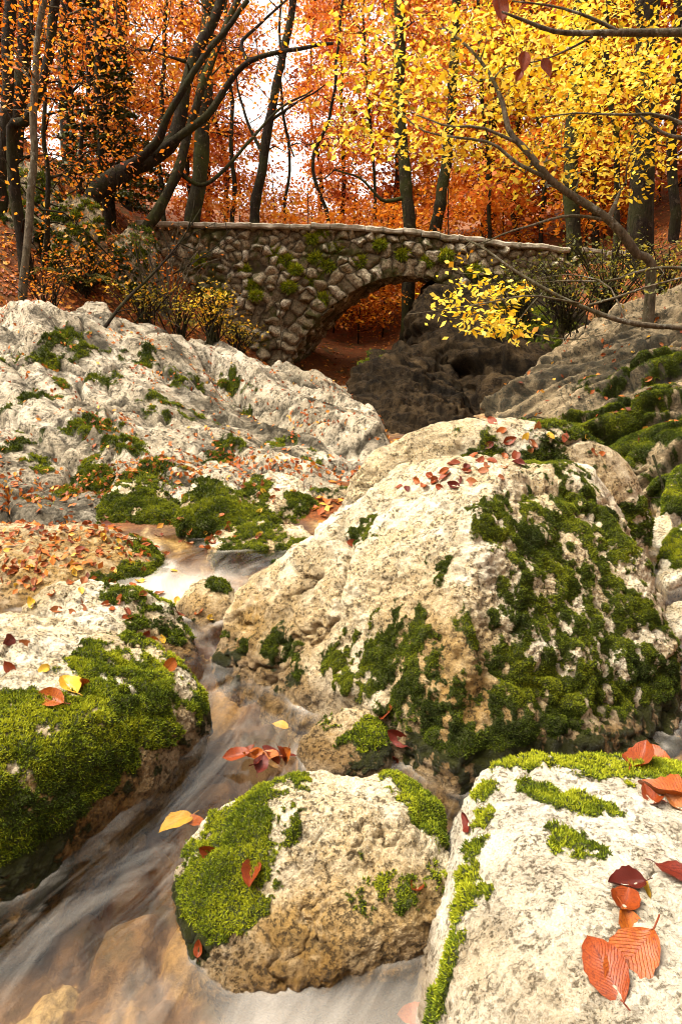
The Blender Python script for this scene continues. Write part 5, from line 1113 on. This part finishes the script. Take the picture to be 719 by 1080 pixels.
# four red leaves on the tip of the upper bough
for (x, y, s, yw, lab) in [(526, 8, 26, 10, 'red leaf at the very tip of the upper right bough, cut by the top edge'), (551, 66, 20, 170, 'uppermost of the hanging red leaves below the bough'), (575, 72, 18, 200, 'right one of the hanging red leaves below the bough'), (546, 80, 14, 150, 'lowest of the hanging red leaves below the bough')]:
    p = at(x, y, 4.65); o = put_leaf(p, (0.15, -1, .2), s * 4.6 / FOC, 'red', 0, rad(yw), lab, 'red leaves hanging from the upper bough'); o.name = 'hanging_leaf'

# leaf litter beyond counting
def litter_on(V, T, k, size, wfun, seed, mb):
    rs = np.random.RandomState(seed); tri = V[T]; ar = np.linalg.norm(np.cross(tri[:, 1] - tri[:, 0], tri[:, 2] - tri[:, 0]), axis=1) * wfun(tri.mean(1)); ar = np.maximum(ar, 0)
    pk = rs.choice(len(T), k, p=ar / ar.sum()); a_, b_ = rs.rand(k, 1), rs.rand(k, 1); s = (a_ + b_) > 1; a_ = np.where(s, 1 - a_, a_); b_ = np.where(s, 1 - b_, b_)
    p = tri[pk, 0] + a_ * (tri[pk, 1] - tri[pk, 0]) + b_ * (tri[pk, 2] - tri[pk, 0]); fn = np.cross(tri[pk, 1] - tri[pk, 0], tri[pk, 2] - tri[pk, 0]); fn /= np.linalg.norm(fn, axis=1)[:, None]
    fn *= np.sign(fn[:, 2:3] + 1e-9)
    up = fn + rs.normal(0, .35, (k, 3)); up /= np.linalg.norm(up, axis=1)[:, None]
    d = np.cross(up, rs.normal(size=(k, 3))); d /= np.linalg.norm(d, axis=1)[:, None]; sd_ = np.cross(d, up); L = (size * rs.uniform(.6, 1.2, k))[:, None]
    p = p + fn * 0.012; V_ = np.stack((p - d * L / 2, p + sd_ * L * .3 + up * L * .1, p + d * L / 2 + up * L * .05, p - sd_ * L * .3 + up * L * .08), 1).reshape(-1, 3)
    mb.add(V_, np.arange(k)[:, None] * 4 + np.array([[0, 1, 2, 3]]), tone=np.repeat(np.clip(rs.normal(.5, .25, k), 0, 1), 4))
GT = np.concatenate((GQ[:, [0, 1, 2]], GQ[:, [0, 2, 3]])); gm = GV[GT].mean(1); GT = GT[(gm[:, 1] > 4) & (gm[:, 1] < 30) & (np.abs(gm[:, 0]) < 14)]
mb = MB(); litter_on(GV, GT, 95000, .09, lambda c: sstep(.13, .22, c[:, 2]) * (c[:, 1] > 4.2) * np.where(c[:, 1] < 8, 2.0, 1.0) * np.where((c[:, 0] < -2.6) & (c[:, 1] < 16), 3.0, 1.0) * np.where(c[:, 1] > 16, .5, 1.0), 1, mb)
lt = link('leaf_litter', mb.mesh('leaf_litter', M_LITTER, False)); tag(lt, 'carpet of fallen russet leaves on the wooded slopes', 'leaf litter', None, 'stuff')
mb = MB()
for o, V, T in ROCKS['list']:
    if o is OUTC:
        litter_on(V, T, 8000, .055, lambda c: (fbm(c * 1.6 + 3, 3) > .12) * 1.0 + .12 + 3.0 * np.exp(-((c[:, 1] - (4.9 + (c[:, 0] + 3.4) * .35)) / .35) ** 2), 2, mb)
    if o is RB: litter_on(V, T, 1500, .065, lambda c: (fbm(c * 1.5, 3) > 0.0) * 1.0 + .1, 3, mb)
    if o is LEAFY: litter_on(V, T, 450, .05, lambda c: sstep(.1, .3, c[:, 2]) * (c[:, 0] < -.95), 4, mb)
lt = link('leaf_litter', mb.mesh('leaf_litter', M_LITTER, False)); tag(lt, 'russet leaf fragments caught in the cracks of the pale rock', 'leaf litter', None, 'stuff')
print('fallen leaves', NLEAF, 'rocks', len(ROCKS['list']))
